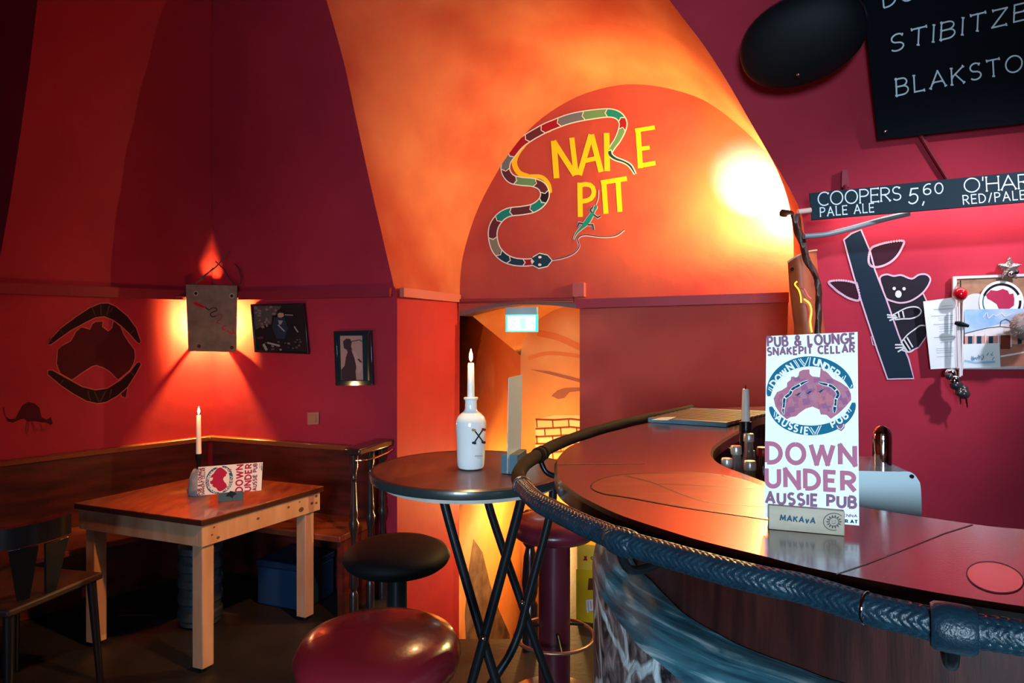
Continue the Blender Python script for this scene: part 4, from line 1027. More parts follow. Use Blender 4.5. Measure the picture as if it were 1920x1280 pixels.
# flyer lying sideways in a blue block
q0 = at_z(409, 941, TZ_); q1 = at_z(456, 937.5, TZ_); dq = (q1 - q0).normalized(); nq = Vector((dq.y, -dq.x, 0))
if nq.y > 0: nq = -nq
t = thing('menu_holder', 'blue-grey block holder on the wooden table', 'menu holder', (q0 + q1) / 2 - nq * .013)
b = B(BLUEBLOCK); hq = .040
b.prism([q0 + Z * .0005, q1 + Z * .0005, q1 + Z * hq, q0 + Z * hq], -nq * .011); b.prism([q0 - nq * .0135 + Z * .0005, q1 - nq * .0135 + Z * .0005, q1 - nq * .0135 + Z * hq, q0 - nq * .0135 + Z * hq], -nq * .012)
b.prism([q0 - nq * .011 + Z * .0005, q1 - nq * .011 + Z * .0005, q1 - nq * .011 + Z * .005, q0 - nq * .011 + Z * .005], -nq * .0025)
b.build('block', t, bevel=.001)
b = B(); pn = Paint(b, Plane(q0, nq), .0006); pn.fill([(425, 926), (432, 920), (440, 922), (444, 926), (438, 929), (436, 934), (430, 930), (424, 931)], paint('stamp', (.01, .03, .05)), 0); b.build('stamp', t, smooth=0)
QP = Plane(q0 - nq * .0123, nq)
lt, rt, rb, lb = [QP.hit(*p) for p in ((371.6, 875.5), (492.7, 866), (490, 919), (370, 929))]
for p in (rb, lb): p.z = max(p.z, TZ_ + .006)
card('flyer', 'white pub flyer standing sideways on the wooden table', lb, lt, rb, rt, nq, cols=(paint('card_crimson', (.42, .02, .08)), paint('card_plum', (.20, .04, .10)), paint('card_crimson', (.42, .02, .08))))

# ================================================================ BENCHES
ZBACK = .8135; ZS = .42; dl, dr_ = .44, .365
t = thing('corner_bench', 'dark red-brown panelled wooden bench filling the corner behind the table', 'bench', C0 + LN * .3 + U * .3)
RAILW = M('bench_rail_wood', (.22, .05, .02), .3, coat=.3); SEATW = M('bench_seat_wood', (.20, .045, .018), .38, col2=(.10, .02, .01), nscale=4, stretch=(2, 2, 2))
lend = C0 + LD * 3.2; rend = A - U * .115
def mitre(a_, c_):                              # inner corner for offsets a_ from the left wall and c_ from the back wall
    p = C0 + LN * a_; k = ((C0 - N * c_) - p)
    den = LD.x * U.y - LD.y * U.x; q = (k.x * U.y - k.y * U.x) / den
    return p + LD * q
def L_prism(a0, a1, c0, c1, z0, z1, mat, name, **kw):
    b = B(mat)
    pts = [lend + LN * a0, mitre(a0, c0), rend - N * c0, rend - N * c1, mitre(a1, c1), lend + LN * a1]
    b.prism([p + Z * z0 for p in pts], Z * (z1 - z0)); return b.build(name, t, **kw)
for p0, p1, into in ((mitre(.002, .002), lend + LN * .002, LN), (mitre(.002, .002), rend - N * .002, -N)):
    e = (p1 - p0).normalized() * (.04 if into == LN else .034)
    b = B(PANEL); b.prism([p0 + e + Z * .002, p1 + Z * .002, p1 + Z * (ZBACK - .031), p0 + e + Z * (ZBACK - .031)], into * .028); b.build('back_panel', t, smooth=0)
L_prism(.001, .046, .001, .046, ZBACK - .03, ZBACK, RAILW, 'top_rail', bevel=.006)
L_prism(.032, dl, .032, dr_, ZS - .032, ZS - .001, SEATW, 'seat', bevel=.005)
for c_, into, d_, dep in ((lend - LD * .03, LN, LD, dl), (rend, -N, U, dr_), (C0 + LD * 1.3, LN, LD, dl)):
    b = B(PANEL); b.prism([c_ + into * .03, c_ + into * (dep - .02), c_ + into * (dep - .02) + Z * (ZS - .0325), c_ + into * .03 + Z * (ZS - .0325)], -d_ * .03); b.build('side_panel', t, smooth=0)
# balustrade at the bench end
tip = A - U * .065 - N * .34; foot = A - U * .065 - N * .006
t = thing('balustrade', 'dark turned-spindle divider with flat top at the bench end', 'balustrade', (tip + foot) / 2)
DW = M('ebonised_wood', (.020, .012, .016), .22, coat=.4)
b = B(DW); b.prism([foot - U * .048 + Z * .825, foot + U * .048 + Z * .825, tip + U * .048 + Z * .825, tip - U * .048 + Z * .825], Z * .035); b.build('top_board', t, bevel=.008)
def spindle(c, name, par, z1, mat):
    b = B(mat); prof = [(.022, 0), (.022, .12), (.014, .14), (.024, .17), (.020, .24), (.012, .40), (.022, .45), (.026, .48), (.017, .50), (.022, .52), (.018, .55), (.012, .68), (.013, .70), (.017, .705), (.013, .715), (.015, .74), (.021, .76), (.022, z1)]
    b.lathe(prof, c, 20); return b.build(name, par)
for q in (.06, .52, .88): spindle(tip.lerp(foot, q) + Z * .001, 'spindle', t, .8245, DW)
b = B(CHROME); b.tube(smooth_path([tip + U * .02 + Z * .80 + N * .0, tip + U * .055 + Z * .795 + N * .08, foot + U * .055 - N * .10 + Z * .80, foot + U * .052 - N * .02 + Z * .808], 8), .0045, 8); b.build('metal_rod', t, label='thin bright metal rod')

# ================================================================ small things round the corner table
# chair
cc_ = Vector((-1.95, 2.60, 0)); ca = R(-12); fx = Vector((math.cos(ca), math.sin(ca), 0)); fy = Vector((-math.sin(ca), math.cos(ca), 0))
t = thing('chair', 'dark wooden chair with curved crest rail drawn up to the wooden table', 'chair', cc_)
CW = M('dark_chair_wood', (.014, .012, .015), .22, coat=.4)
def cp(x, y, z): return cc_ + fx * x + fy * y + Z * z
b = B(M('worn_chair_seat', (.06, .026, .02), .5, col2=(.03, .014, .014), nscale=9)); b.prism([cp(-.20, -.19, .425), cp(.20, -.19, .425), cp(.22, .21, .425), cp(-.22, .21, .425)], Z * .028); b.build('seat', t, bevel=.008)
for x, y in ((-.18, -.17), (.18, -.17), (-.19, .18), (.19, .18)):
    b = B(CW); b.tube([cp(x * 1.12, y * 1.12, 0), cp(x, y, .424)], [.013, .018], 12); b.build('leg', t)
b = B(CW); arcp = [cp(.255 * math.sin(q), -.02 - .215 * math.cos(q), .735 + .012 * abs(q)) for q in [R(-95 + 190 * k / 22) for k in range(23)]]
rows = [[p + Z * z + (p - cp(0, -.02, 0)).normalized() * 0 for p in arcp] for z in (-.07, 0)]
for k in range(len(arcp) - 1):
    a_, c_ = arcp[k], arcp[k + 1]; na = (Vector((a_.x, a_.y, 0)) - cp(0, -.02, 0)).normalized() * .022; nc = (Vector((c_.x, c_.y, 0)) - cp(0, -.02, 0)).normalized() * .022
    b.add([a_ - na - Z * .075, a_ + na - Z * .075, a_ + na, a_ - na, c_ - nc - Z * .075, c_ + nc - Z * .075, c_ + nc, c_ - nc], [(0, 1, 5, 4), (1, 2, 6, 5), (2, 3, 7, 6), (3, 0, 4, 7)])
b.build('crest_rail', t, smooth=50)
for k in range(7):
    q = R(-84 + 28 * k); top = cp(.255 * math.sin(q), -.02 - .215 * math.cos(q), .665); bot = cp(.19 * math.sin(q), .01 - .185 * math.cos(q), .452)
    b = B(CW); d_ = Vector((math.cos(q + ca), math.sin(q + ca), 0)); o_r = d_.cross(Z) * .012
    b.prism([bot - d_ * .020 - o_r / 2, bot + d_ * .020 - o_r / 2, top + d_ * .046 - o_r / 2, top - d_ * .046 - o_r / 2], o_r); b.build('back_slat', t, bevel=.003)
# keg and blue crate
kc = Vector(((376 - 960) / 1250 * 3.32, 3.32, 0.0))
b = B(M('keg_metal', (.12, .18, .24), .3, metal=.8)); prof = []
for k in range(41):
    z = .40 * k / 40; prof.append((.095 + (.008 if (k // 4) % 2 else 0) - (.03 if k in (0, 40) else 0), z + .001))
b.lathe(prof, kc, 32); tag(b.build('keg', base=kc), 'ribbed dark metal keg under the wooden table', 'keg')
bc = A - U * .50 - N * .21
t = thing('storage_crate', 'blue plastic lidded crate under the short bench', 'crate', bc)
BLP = M('blue_plastic', (.008, .035, .10), .4)
b = B(BLP); b.prism([bc - U * .15 - N * .13 + Z * .001, bc + U * .15 - N * .13 + Z * .001, bc + U * .15 + N * .13 + Z * .001, bc - U * .15 + N * .13 + Z * .001], Z * .20); b.build('box', t, bevel=.008)
b = B(M('blue_plastic_lid', (.006, .025, .07), .35)); b.prism([bc - U * .155 - N * .135 + Z * .202, bc + U * .155 - N * .135 + Z * .202, bc + U * .155 + N * .135 + Z * .202, bc - U * .155 + N * .135 + Z * .202], Z * .035); b.build('lid', t, bevel=.008)
# yellow crate by the bar
yc = Vector((.345, 3.33, 0))
t = thing('drinks_box', 'yellow printed drinks box standing on the floor behind burgundy stool', 'box', yc + U * .15 + N * .1)
YEL = M('yellow_card', (.72, .42, .02), .5)
b = B(YEL); b.prism([yc - U * .02 + Z * .001, yc + U * .30 + Z * .001, yc + U * .30 + N * .2 + Z * .001, yc - U * .02 + N * .2 + Z * .001], Z * .385); b.build('carton', t, smooth=0)
YPl = Plane(yc, -N); b = B(); pn = Paint(b, YPl, .001); zy = zm(1040, 940, 5.333)
YD = paint('box_ochre', (.60, .38, .01)); YR = paint('box_brown', (.12, .03, .015)); YW = paint('box_lilac', (.65, .62, .85))
pn.fill([zy(p) for p in [(215, 675), (460, 690), (460, 1230), (215, 1190)]], YD, 0)
pn.fill([zy(p) for p in [(340, 765), (440, 770), (440, 880), (330, 885)]], YR, 1)
pn.fill([zy(p) for p in [(290, 545), (325, 545), (318, 565), (330, 590), (282, 590), (298, 565)]], P_RED, 1)
text(pn, 'OB', zy((362, 575)), zy((425, 580)), zy((362, 552)), 1.6, YR, 1)
for ln in ([(320, 985), (330, 1110)], [(345, 990), (352, 1085)], [(372, 985), (378, 1080)], [(395, 1000), (402, 1085)], [(345, 1085), (402, 1080)], [(320, 990), (395, 985)]): pn.stroke([zy(p) for p in ln], 3.2, YW, 2)
b.build('print', t, smooth=0)
# newel post at the cellar stairs
np_ = Vector((.083, 3.05, 0))
b = B(DW); b.lathe([(.036, .001), (.036, .20), (.024, .22), (.034, .25), (.040, .30), (.030, .42), (.020, .46), (.034, .48), (.034, .50), (.022, .52), (.034, .54), (.034, .62), (.02, .63)], np_, 20)
tag(b.build('newel_post', base=np_), 'dark turned newel post at the top of the cellar stairs', 'post')

# ================================================================ THINGS ON THE BAR
# slatted mat at the far end
m0, m1, m2, m3 = at_z(1215, 791.5, BZ), at_z(1362, 801, BZ), at_z(1452, 779, BZ), at_z(1296, 772.0, BZ)
t = thing('slatted_mat', 'dark slatted wooden mat with blue edge at far end of the bar', 'mat', (m0 + m2) / 2)
b = B(BLUEBLOCK); ex = (m1 - m0); ey = (m3 - m0)
b.prism([m0 + Z * .001, m1 + Z * .001, m1 + ey * .04 + Z * .001, m0 + ey * .04 + Z * .001], Z * .014); b.build('edge', t, smooth=0); b = B(BLUEBLOCK); b.prism([m3 - ey * .05 + Z * .001, m2 - ey * .05 + Z * .001, m2 + Z * .001, m3 + Z * .001], Z * .014); b.build('edge', t, smooth=0)
SLT = M('slat_wood', (.10, .026, .016), .6, spec=.25)
for k in range(9):
    q0 = .05 + .1 * k; a0 = m0 + ey * q0; a1 = m1.lerp(m2, q0); c1 = m1.lerp(m2, q0 + .065); c0 = m0 + ey * (q0 + .065)
    b = B(SLT); b.prism([p + Z * .0045 for p in (a0, a1, c1, c0)], Z * .010); b.build('slat', t, smooth=0)
pp = [at_z(x, y, BZ + .0165) for x, y in ((1222, 787), (1252, 787.5), (1268, 781.5), (1240, 782.5))]
b = B(WHITE); b.prism(pp, Z * .0008); tag(b.build('paper_slip', base=pp[0], smooth=0), 'small white paper slip lying on the slatted mat', 'paper')
# shelf, bottles, candle in the well behind the counter
b = B(M('well_dark', (.02, .012, .012), .5)); wl = [Vector(p) for p in ((.505, 1.50, .96), (.62, 1.26, .96), (.82, 1.26, .96), (.82, 1.95, .96), (.66, 1.85, .96), (.55, 1.68, .96))]
t = thing('bottle_well', 'dark open bottle well behind the bar', 'shelf', (.65, 1.55, 0))
b.prism([Vector((p.x, p.y, .94)) for p in wl], Z * .02); b.prism([Vector((p.x, p.y, 0)) for p in [(wl[k] - Vector((.65, 1.55, 0))) * .8 + Vector((.65, 1.55, 0)) for k in range(6)]], Z * .94); b.build('shelf', t, smooth=0)
GLASS = M('clear_glass', (.9, .95, .95), .05, trans=.85); DRK = M('cola_glass', (.05, .018, .012), .08, coat=.3); CAPS = M('silver_cap', (.72, .72, .70), .3, metal=.5); CAPR = M('red_cap', (.40, .012, .03), .3); CAPP = M('pink_cap', (.55, .10, .18), .35)
def bottle(c, zt, lean, gm, cm, label):
    c = Vector(c); ax = (Z + Vector(lean)).normalized(); h = zt - c.z
    t = thing('small_bottle', label, 'bottle', c, 'small bottles in the bar well')
    b = B(gm); b.lathe([(.001, .0), (.020, .001), (.021, .01), (.021, h * .55), (.018, h * .68), (.0115, h * .80), (.0105, h - .02), (.0105, h - .012)], c, 20, axis=ax, caps=False); b.build('glass', t)
    b = B(cm); b.lathe([(.0128, h - .020), (.0132, h - .018), (.0132, h - .003), (.0115, h)], c, 20, axis=ax); b.build('cap', t)
sz = .9605
bottle((.503, 1.56, sz), 1.152, (.0, .0, 0), GLASS, CAPS, 'silver-capped clear bottle nearest the inner bar edge, lowest on the left')
bottle((.537, 1.485, sz), 1.160, (-.03, .02, 0), GLASS, CAPS, 'silver-capped clear bottle in front middle of the bar well')
bottle((.555, 1.615, sz), 1.172, (-.06, .0, 0), GLASS, CAPS, 'silver-capped clear bottle leaning left behind the front bottle')
bottle((.600, 1.69, sz), 1.190, (0, .0, 0), GLASS, CAPS, 'tallest clear bottle beneath the unlit candle')
bottle((.590, 1.56, sz), 1.178, (-.02, .0, 0), DRK, CAPR, 'dark bottle with a red cap beside the flyer')
bottle((.592, 1.50, sz), 1.160, (-.02, .0, 0), DRK, CAPP, 'dark bottle with a pink cap half behind the flyer')
b = B(M('green_carton', (.02, .16, .07), .5)); b.box((.62, 1.80, sz + .085), (.055, .05, .17)); tag(b.build('green_carton', base=(.62, 1.80, sz), smooth=0), 'small dark green carton behind the bottles in the well', 'carton')
cb = Vector((.640, 1.745, sz)); cb.x = (1398 - 960) / 1250 * 1.745
t = thing('candle_holder', 'slim black bottle holding the unlit white candle behind the bar', 'candle holder', cb)
hh = zp(790, cb.y) - sz
b = B(BLACKGLOSS); b.lathe([(.022, 0), (.022, hh * .5), (.0155, hh * .62), (.0155, hh), (.011, hh)], cb, 20); b.build('body', t)
candle('candle', 'unlit white candle standing in the slim black bottle', cb + Z * (hh + .001), .0112, zp(729, cb.y) - sz - hh - .001, False, r2=.0085)
# beer tap head
TP = M('tap_white_enamel', (.55, .68, .74), .2, coat=.5)
td = 1.32; a0 = at_d(1606, 884, td); a1 = at_d(1731, 884, td)
t = thing('beer_tap', 'pale rounded beer tap head with chrome lever behind the flyer', 'beer tap', Vector(((a0.x + a1.x) / 2, td + .08, .962)))
x0, x1, zt = a0.x - .05, a1.x, a0.z; prof = [(x0, .962), (x1 - .0, .962), (x1, zt - .050), (x1 - .006, zt - .026), (x1 - .014, zt - .008), (x1 - .024, zt), (x0, zt + .002)]
pf = smooth_path([Vector((x1, 0, .962)), Vector((x1 - .002, 0, 1.02)), Vector((x1 - .004, 0, zt - .04)), Vector((x1 - .011, 0, zt - .014)), Vector((x1 - .026, 0, zt - .0005)), Vector((x1 - .05, 0, zt))], 5)
poly = [Vector((x0, td, .962))] + [Vector((p.x, td, p.z)) for p in pf] + [Vector((x0, td, zt + .003))]
b = B(TP); b.prism(poly, Vector((.02, .16, 0))); b.build('tap_body', t, smooth=35, bevel=.004)
b = B(BLACK); q = Vector((x1 - .024, td - .001, zt - .009)); b.lathe([(.004, 0), (.004, .003)], q, 10, axis=(0, -1, 0)); b.build('screw', t)
hx = (1654 - 960) / 1250 * 1.38
b = B(CHROME); rows = []
b.lathe([(.017, zt - .03), (.0175, zt + .02), (.018, zt + .055), (.017, zt + .068), (.012, zt + .078), (.005, zt + .082), (.001, zt + .083)], Vector((hx, 1.38, 0)), 28); b.build('lever', t)
# low back counter behind the bar
b = B(PANEL); k0 = [(.80, 1.45), (1.02, 1.50), (1.16, 1.78), (.98, 1.86), (.83, 1.6)]
b.prism([Vector((x, y, .90)) for x, y in k0], Z * .03)
b.prism([Vector((x * .96 + .03, y * .96 + .06, 0)) for x, y in k0], Z * .90)
tag(b.build('back_counter', base=(.97, 1.65, 0), smooth=0), 'low dark wooden counter behind the beer tap', 'counter')

# ================================================================ LAMPS ON THE WALLS
bis = (C0 * -1).normalized() if False else Vector((.25, -.97, 0)).normalized(); side = Vector((-bis.y, bis.x, 0))
if side.x < 0: side = -side
SPL = Plane(C0 + bis * .165, bis)
c4 = [SPL.hit(*p) for p in ((348, 533), (445, 535), (443, 660), (353, 658))]
t = thing('corner_sconce', 'lit corner wall lamp with weathered brown front plate and painted red snake', 'wall lamp', C0 + bis * .1 + Z * 1.34)
b = B(M('weathered_plate', (.24, .13, .09), .6, col2=(.15, .075, .055), nscale=12, bump=.15)); b.prism(c4, -bis * .008); b.build('front_plate', t, bevel=.002)
b = B(); pn = Paint(b, SPL, .001); zs = zm(330, 530, 8.536); HOLEC = paint('hole', (.02, .01, .01)); SRED = paint('snake_red', (.62, .02, .05)); SDK = paint('snake_brown', (.09, .02, .02))
for c_ in ((318, 168), (892, 210)): pn.disc(zs(c_), 5.0, M('hole_rim', (.36, .24, .18), .6), 0); pn.disc(zs(c_), 2.9, HOLEC, 1)
for c_ in ((368, 1015), (893, 1035)): pn.disc(zs(c_), 3.5, SDK, 0)
pn.line([zs(p) for p in ((285, 318), (340, 345), (400, 368), (470, 400))], [6, 8, 7, 3], SRED, 1); pn.line([zs(p) for p in ((315, 330), (440, 385))], 1.4, SDK, 2)
pn.line([zs(p) for p in smooth_path([Vector((*p, 0)) for p in ((470, 390), (525, 430), (590, 400), (645, 410), (650, 445), (580, 470), (550, 510), (590, 545), (640, 530))], 5)], 2.2, SDK, 1)
pn.line([zs(p) for p in smooth_path([Vector((*p, 0)) for p in ((640, 530), (700, 500), (740, 530), (700, 590), (650, 630), (700, 655))], 5)], 1.8, paint('snake_mid', (.25, .05, .06)), 1)
pn.line([zs(p) for p in smooth_path([Vector((*p, 0)) for p in ((800, 690), (750, 700), (745, 745), (790, 750))], 4)], 2.0, SRED, 1)
pn.stroke([zs(p) for p in ((815, 765), (880, 815), (925, 810), (905, 735))], 2.4, SRED, 1)
b.build('snake_motif', t, smooth=0)
BU = C0 + bis * .095 + Z * 1.50
b = B(M('sconce_bulb', (1, .8, .5), .5, emit=(1, .66, .10), es=11000)); b.ball(BU, .017, 14, 10); b.build('bulb', t); b = B(BLACK); b.tube([BU - bis * .018, BU - bis * .06], .012, 12); b.build('lamp_socket', t)
LMET = M('lamp_metal', (.05, .03, .025), .5)
def tri_ring(z, ap, hl, hr, name):                  # plate with an opening, between front plate and corner
    outer = [C0 + bis * .157 - side * hl, C0 + bis * .157 + side * hr, C0 + bis * (.157 - .11) + side * .11, C0 + bis * .012, C0 + bis * (.157 - .11) - side * .11]
    cen = C0 + bis * .095; bb = B(LMET); n = 40; ro = []; ri = []
    for k in range(n):
        a = 2 * math.pi * k / n; dv = side * math.cos(a) + bis * math.sin(a); best = 1
        for i in range(len(outer)):
            p, q = outer[i] - cen, outer[(i + 1) % len(outer)] - cen
            den = dv.x * (q.y - p.y) - dv.y * (q.x - p.x)
            if abs(den) < 1e-9: continue
            s_ = (p.x * (q.y - p.y) - p.y * (q.x - p.x)) / den; u_ = (p.x * dv.y - p.y * dv.x) / den
            if s_ > 0 and -1e-6 <= u_ <= 1 + 1e-6: best = min(best, s_)
        ro.append(cen + dv * best + Z * z); ri.append(cen + dv * min(ap, best * .985) + Z * z)
    bb.add(ro + ri, [(k, (k + 1) % n, n + (k + 1) % n, n + k) for k in range(n)]); bb.build(name, t, smooth=0, weld=False)
lat = sorted((p - C0).dot(side) for p in c4); latl, latr = lat[1], lat[2]
tri_ring(1.352, .090, .012 - latl, latr + .012, 'bottom_rim')
b = B(LMET); bk_ = BU - bis * .024; hw2 = lambda k: k * math.tan(R(55.3)) - .004
for sg in (-1, 1):
    fd = .036 if sg < 0 else .006; p = C0 + bis * .157 + side * (latl if sg < 0 else latr); b = B(LMET); b.prism([p + Z * 1.335, p - bis * fd + Z * 1.335, p - bis * fd + Z * 1.646, p + Z * 1.646], side * sg * -.002); b.build('side_flap', t, smooth=0)
kf = .157; kb = .095 - .024
b.prism([C0 + bis * k + side * sg * hw2(k) + Z * 1.647 for k, sg in ((kf, -1), (kf, 1), (kb, 1), (kb, -1))], Z * .006); b.build('top_shade', t, smooth=0)
for pts in ([(365, 533), (385, 515), (405, 500), (430, 470)], [(352, 533), (372, 528), (390, 512), (400, 502)], [(440, 533), (430, 522), (420, 505), (404, 490)], [(445, 534), (452, 528), (448, 505), (440, 495)]):
    b = B(LMET); b.tube(smooth_path([at_d(x, y, 3.93 + .02 * k) for k, (x, y) in enumerate(pts)], 5), .0035, 6); b.build('wire_branch', t)
# right-hand sconce at the edge of the alcove
e0 = EL - N * .01
t = thing('alcove_sconce', 'bowed orange-brown wall lamp with glowing yellow slits at alcove edge', 'wall lamp', at_d(1512, 640, 3.0))
SC = M('tanned_hide', (.36, .085, .025), .5, col2=(.26, .05, .02), nscale=8)
rows = []
lft = [(1477, 492), (1480, 540), (1486, 590), (1493, 640), (1498, 690)]; rgt = [(1531, 470), (1536, 540), (1543, 590), (1549, 640), (1553, 690)]
for (xa, ya), (xb, yb) in zip(lft, rgt):
    rows.append([at_d(xa + (xb - xa) * q, ya + (yb - ya) * q - 5 * math.sin(math.pi * q), 2.86 - .05 * math.sin(math.pi * q)) for q in [k / 10 for k in range(11)]])
b = B(SC); b.grid(rows); bk = [[p + N * .006 for p in r_] for r_ in rows]; b.grid(bk)
b.grid([rows[0], bk[0]]); b.grid([rows[-1], bk[-1]]); b.grid([[r_[0] for r_ in rows], [r_[0] for r_ in bk]]); b.grid([[r_[-1] for r_ in rows], [r_[-1] for r_ in bk]])
b.build('hide_plate', t, smooth=60)
b = B(M('pale_rim', (.75, .55, .40), .4)); b.tube([p + Z * .002 for p in rows[0]], .004, 8); b.build('rim', t)
class Hide:
    def hit(s, px, py, off=0):
        return at_d(px, py, 2.803 - off)
zq = zm(1440, 360, 4.571); b = B(); pn = Paint(b, Hide(), .004)
GLOW = M('lamp_slit', (1, .5, .05), .5, emit=(1, .42, .02), es=2.2); GLP = M('pink_line', (.8, .15, .12), .5)
pn.line([zq(p) for p in smooth_path([Vector((*p, 0)) for p in ((250, 765), (230, 790), (262, 835), (280, 890), (284, 948))], 5)], 3, GLOW, 0)
pn.line([zq(p) for p in smooth_path([Vector((*p, 0)) for p in ((308, 915), (355, 955), (372, 1020), (362, 1110), (376, 1200))], 5)], 3.4, GLOW, 0)
pn.line([zq(p) for p in smooth_path([Vector((*p, 0)) for p in ((265, 815), (310, 830), (345, 890), (372, 912))], 5)], 2, GLP, 0)
pn.disc(zq((208, 660)), 3.4, HOLEC, 0)
b.build('slit', t, smooth=0, label='glowing yellow slits')
point('hide_lamp', at_d(1500, 600, 3.3), 3.5, WARM, .03)
lp = AW.hit(1484, 392, .065); q = lp - U * .045
b = B(LMET); b.prism([q - N * .0182 - Z * .022, q - N * .042 - Z * .022, q - N * .042 + Z * .019, q - N * .0182 + Z * .019], -U * .002); b.build('spill_blocker', t, smooth=0)  # added opaque fin, keeps alcove lamp spill off the left wall
# small spotlight on a twisted iron bracket
t = thing('spotlight', 'small bright spotlight on a twisted dark iron bracket by the alcove', 'spotlight', at_d(1515, 640, 2.74))
IR = M('rusty_iron', (.055, .022, .016), .4, metal=.5)
b = B(IR); b.tube(smooth_path([at_d(x, y, 2.74) for x, y in ((1490, 402), (1496, 430), (1506, 460), (1514, 490), (1526, 510), (1533, 530), (1535, 570), (1533, 640), (1532, 690))], 8), [.018 - .0002 * k if k < 40 else .0125 for k in range(65)], 12, fn=lambda s_, a: 1 + .12 * math.sin(3 * a + s_ * 60)); b.build('bracket', t)
b = B(IR); b.lathe([(.012, 0), (.016, .01), (.016, .05), (.010, .055)], at_d(1486, 402, 2.80), 16, axis=(-.6, .7, .25)); b.build('lamp_head', t)
b = B(M('spot_glow', (1, .9, .7), .5, emit=(1, .85, .55), es=30)); b.ball(at_d(1480, 408, 2.79), .0105, 12, 8); b.build('bulb', t)
b = B(M('clear_tube', (.7, .5, .45), .15)); b.tube([at_d(1496, 397, 2.74), at_d(1520, 394, 2.74)], .011, 12); b.build('arm', t)

# ================================================================ PICTURES AND FITTINGS ON THE BACK WALL
def framed(name, label, q4, mat_, fw, draw, zmap, off=.022, glint=False):
    p4 = [BW.hit(x, y, off) for x, y in q4]; t = thing(name, label, 'picture', sum(p4, Vector()) / 4)
    cen = sum(p4, Vector()) / 4; inn = [cen.lerp(p, 1 - fw) for p in p4]
    for k in range(4):
        b = B(mat_); b.prism([p4[k], p4[(k + 1) % 4], inn[(k + 1) % 4], inn[k]], N * .018); b.build('frame', t, bevel=.002)
    b = B(M('photo_black', (.010, .012, .016), .25)); b.prism([p + N * .006 for p in inn], N * .008); b.build('backing', t, smooth=0)
    class S:
        def hit(s, px, py, o=0):
            return BW.hit(px, py, off - .0055 + o)
    b = B(); pn = Paint(b, S(), .0005); draw(pn, zmap); b.build('photo', t, smooth=0); return t
zk = zm(440, 540, 6.4)
G1, G2, G3, SK, JN = paint('ph_rock', (.20, .15, .15)), paint('ph_rock_dark', (.08, .06, .065)), paint('ph_grey', (.26, .25, .28)), paint('ph_skin', (.42, .24, .14)), paint('ph_denim', (.018, .026, .06))
def draw1(pn, z):
    rnd = random.Random(2)
    pn.fill([z(p) for p in ((225, 215), (560, 215), (520, 290), (450, 330), (440, 430), (340, 450), (255, 500), (235, 420))], G2, 0)
    for k in range(34):
        x, y = rnd.uniform(240, 520), rnd.uniform(220, 470)
        if x > 430 and y > 320: continue
        r_ = rnd.uniform(10, 26); pn.fill([z((x + r_ * math.cos(a) * rnd.uniform(.6, 1.2), y + r_ * .7 * math.sin(a))) for a in (0, 1, 2, 3, 4, 5)], G1, 1)
    pn.fill([z(p) for p in ((515, 310), (545, 290), (585, 300), (590, 335), (560, 355), (520, 350))], SK, 2)
    pn.fill([z(p) for p in ((490, 290), (530, 255), (590, 265), (600, 300), (540, 295))], P_DARK, 3)
    pn.fill([z(p) for p in ((470, 350), (600, 350), (640, 480), (600, 610), (500, 600), (450, 470))], JN, 2)
    pn.fill([z(p) for p in ((520, 385), (580, 390), (560, 430), (535, 440))], G3, 3); pn.stroke([z(p) for p in ((520, 440), (600, 520))], 2.4, G3, 3); pn.stroke([z(p) for p in ((715, 460), (760, 530))], 2.2, G3, 3)
    pn.stroke([z(p) for p in ((600, 320), (700, 325))], 1.6, G3, 3); pn.fill([z(p) for p in ((260, 590), (340, 575), (345, 605), (280, 615))], P_PLUM, 2)
    for k in range(26):
        x, y = rnd.uniform(330, 800), rnd.uniform(640, 740); y -= 40 * (x > 620) * rnd.random(); r_ = rnd.uniform(8, 20)
        pn.fill([z((x + r_ * math.cos(a), y + r_ * .8 * math.sin(a) * rnd.uniform(.5, 1.2))) for a in (0, 1, 2, 3, 4, 5)], G2 if k % 3 else G1, 1)
    pn.stroke([z(p) for p in ((345, 670), (385, 745))], 4.5, G3, 2); pn.stroke([z(p) for p in ((390, 655), (540, 690))], 3, G3, 2)
FRB = M('black_frame', (.008, .008, .011), .25, coat=.3); FRG = M('gloss_frame', (.010, .018, .028), .08, coat=.6)
framed('picture', 'crooked black-framed dark photograph next to the corner wall lamp', [(469, 570), (569, 568), (578, 664), (477, 660)], FRB, .07, draw1, zk)
PI, PD, PM_ = paint('ph_sepia', (.38, .22, .22)), paint('ph_sepia_dark', (.05, .025, .035)), paint('ph_mat', (.010, .022, .034))
def draw2(pn, z):
    pn.fill([z(p) for p in ((1225, 545), (1580, 540), (1595, 1115), (1240, 1120))], PM_, 0)
    pn.fill([z(p) for p in ((1265, 572), (1530, 570), (1542, 1100), (1280, 1105))], PI, 1)
    pn.fill([z(p) for p in ((1300, 640), (1340, 605), (1385, 610), (1405, 650), (1395, 700), (1420, 760), (1465, 920), (1450, 1000), (1460, 1102), (1282, 1104), (1278, 980), (1320, 930), (1335, 830), (1355, 770), (1345, 740), (1310, 720))], PD, 2)
    pn.fill([z(p) for p in ((1400, 740), (1450, 760), (1510, 870), (1538, 960), (1480, 1040), (1440, 850))], paint('ph_skin2', (.45, .27, .24)), 3)
    pn.stroke([z(p) for p in ((1480, 850), (1520, 890))], 3, PD, 4); pn.stroke([z(p) for p in ((1400, 640), (1500, 620), (1528, 640))], 1.5, PD, 3)
framed('picture', 'small upright glossy-framed portrait photograph on the back wall', [(625, 621), (695, 619), (699, 722), (629, 723)], FRG, .17, draw2, zk)
q = [BW.hit(x, y, .002) for x, y in ((578, 773), (599, 772), (599, 795), (578, 796))]
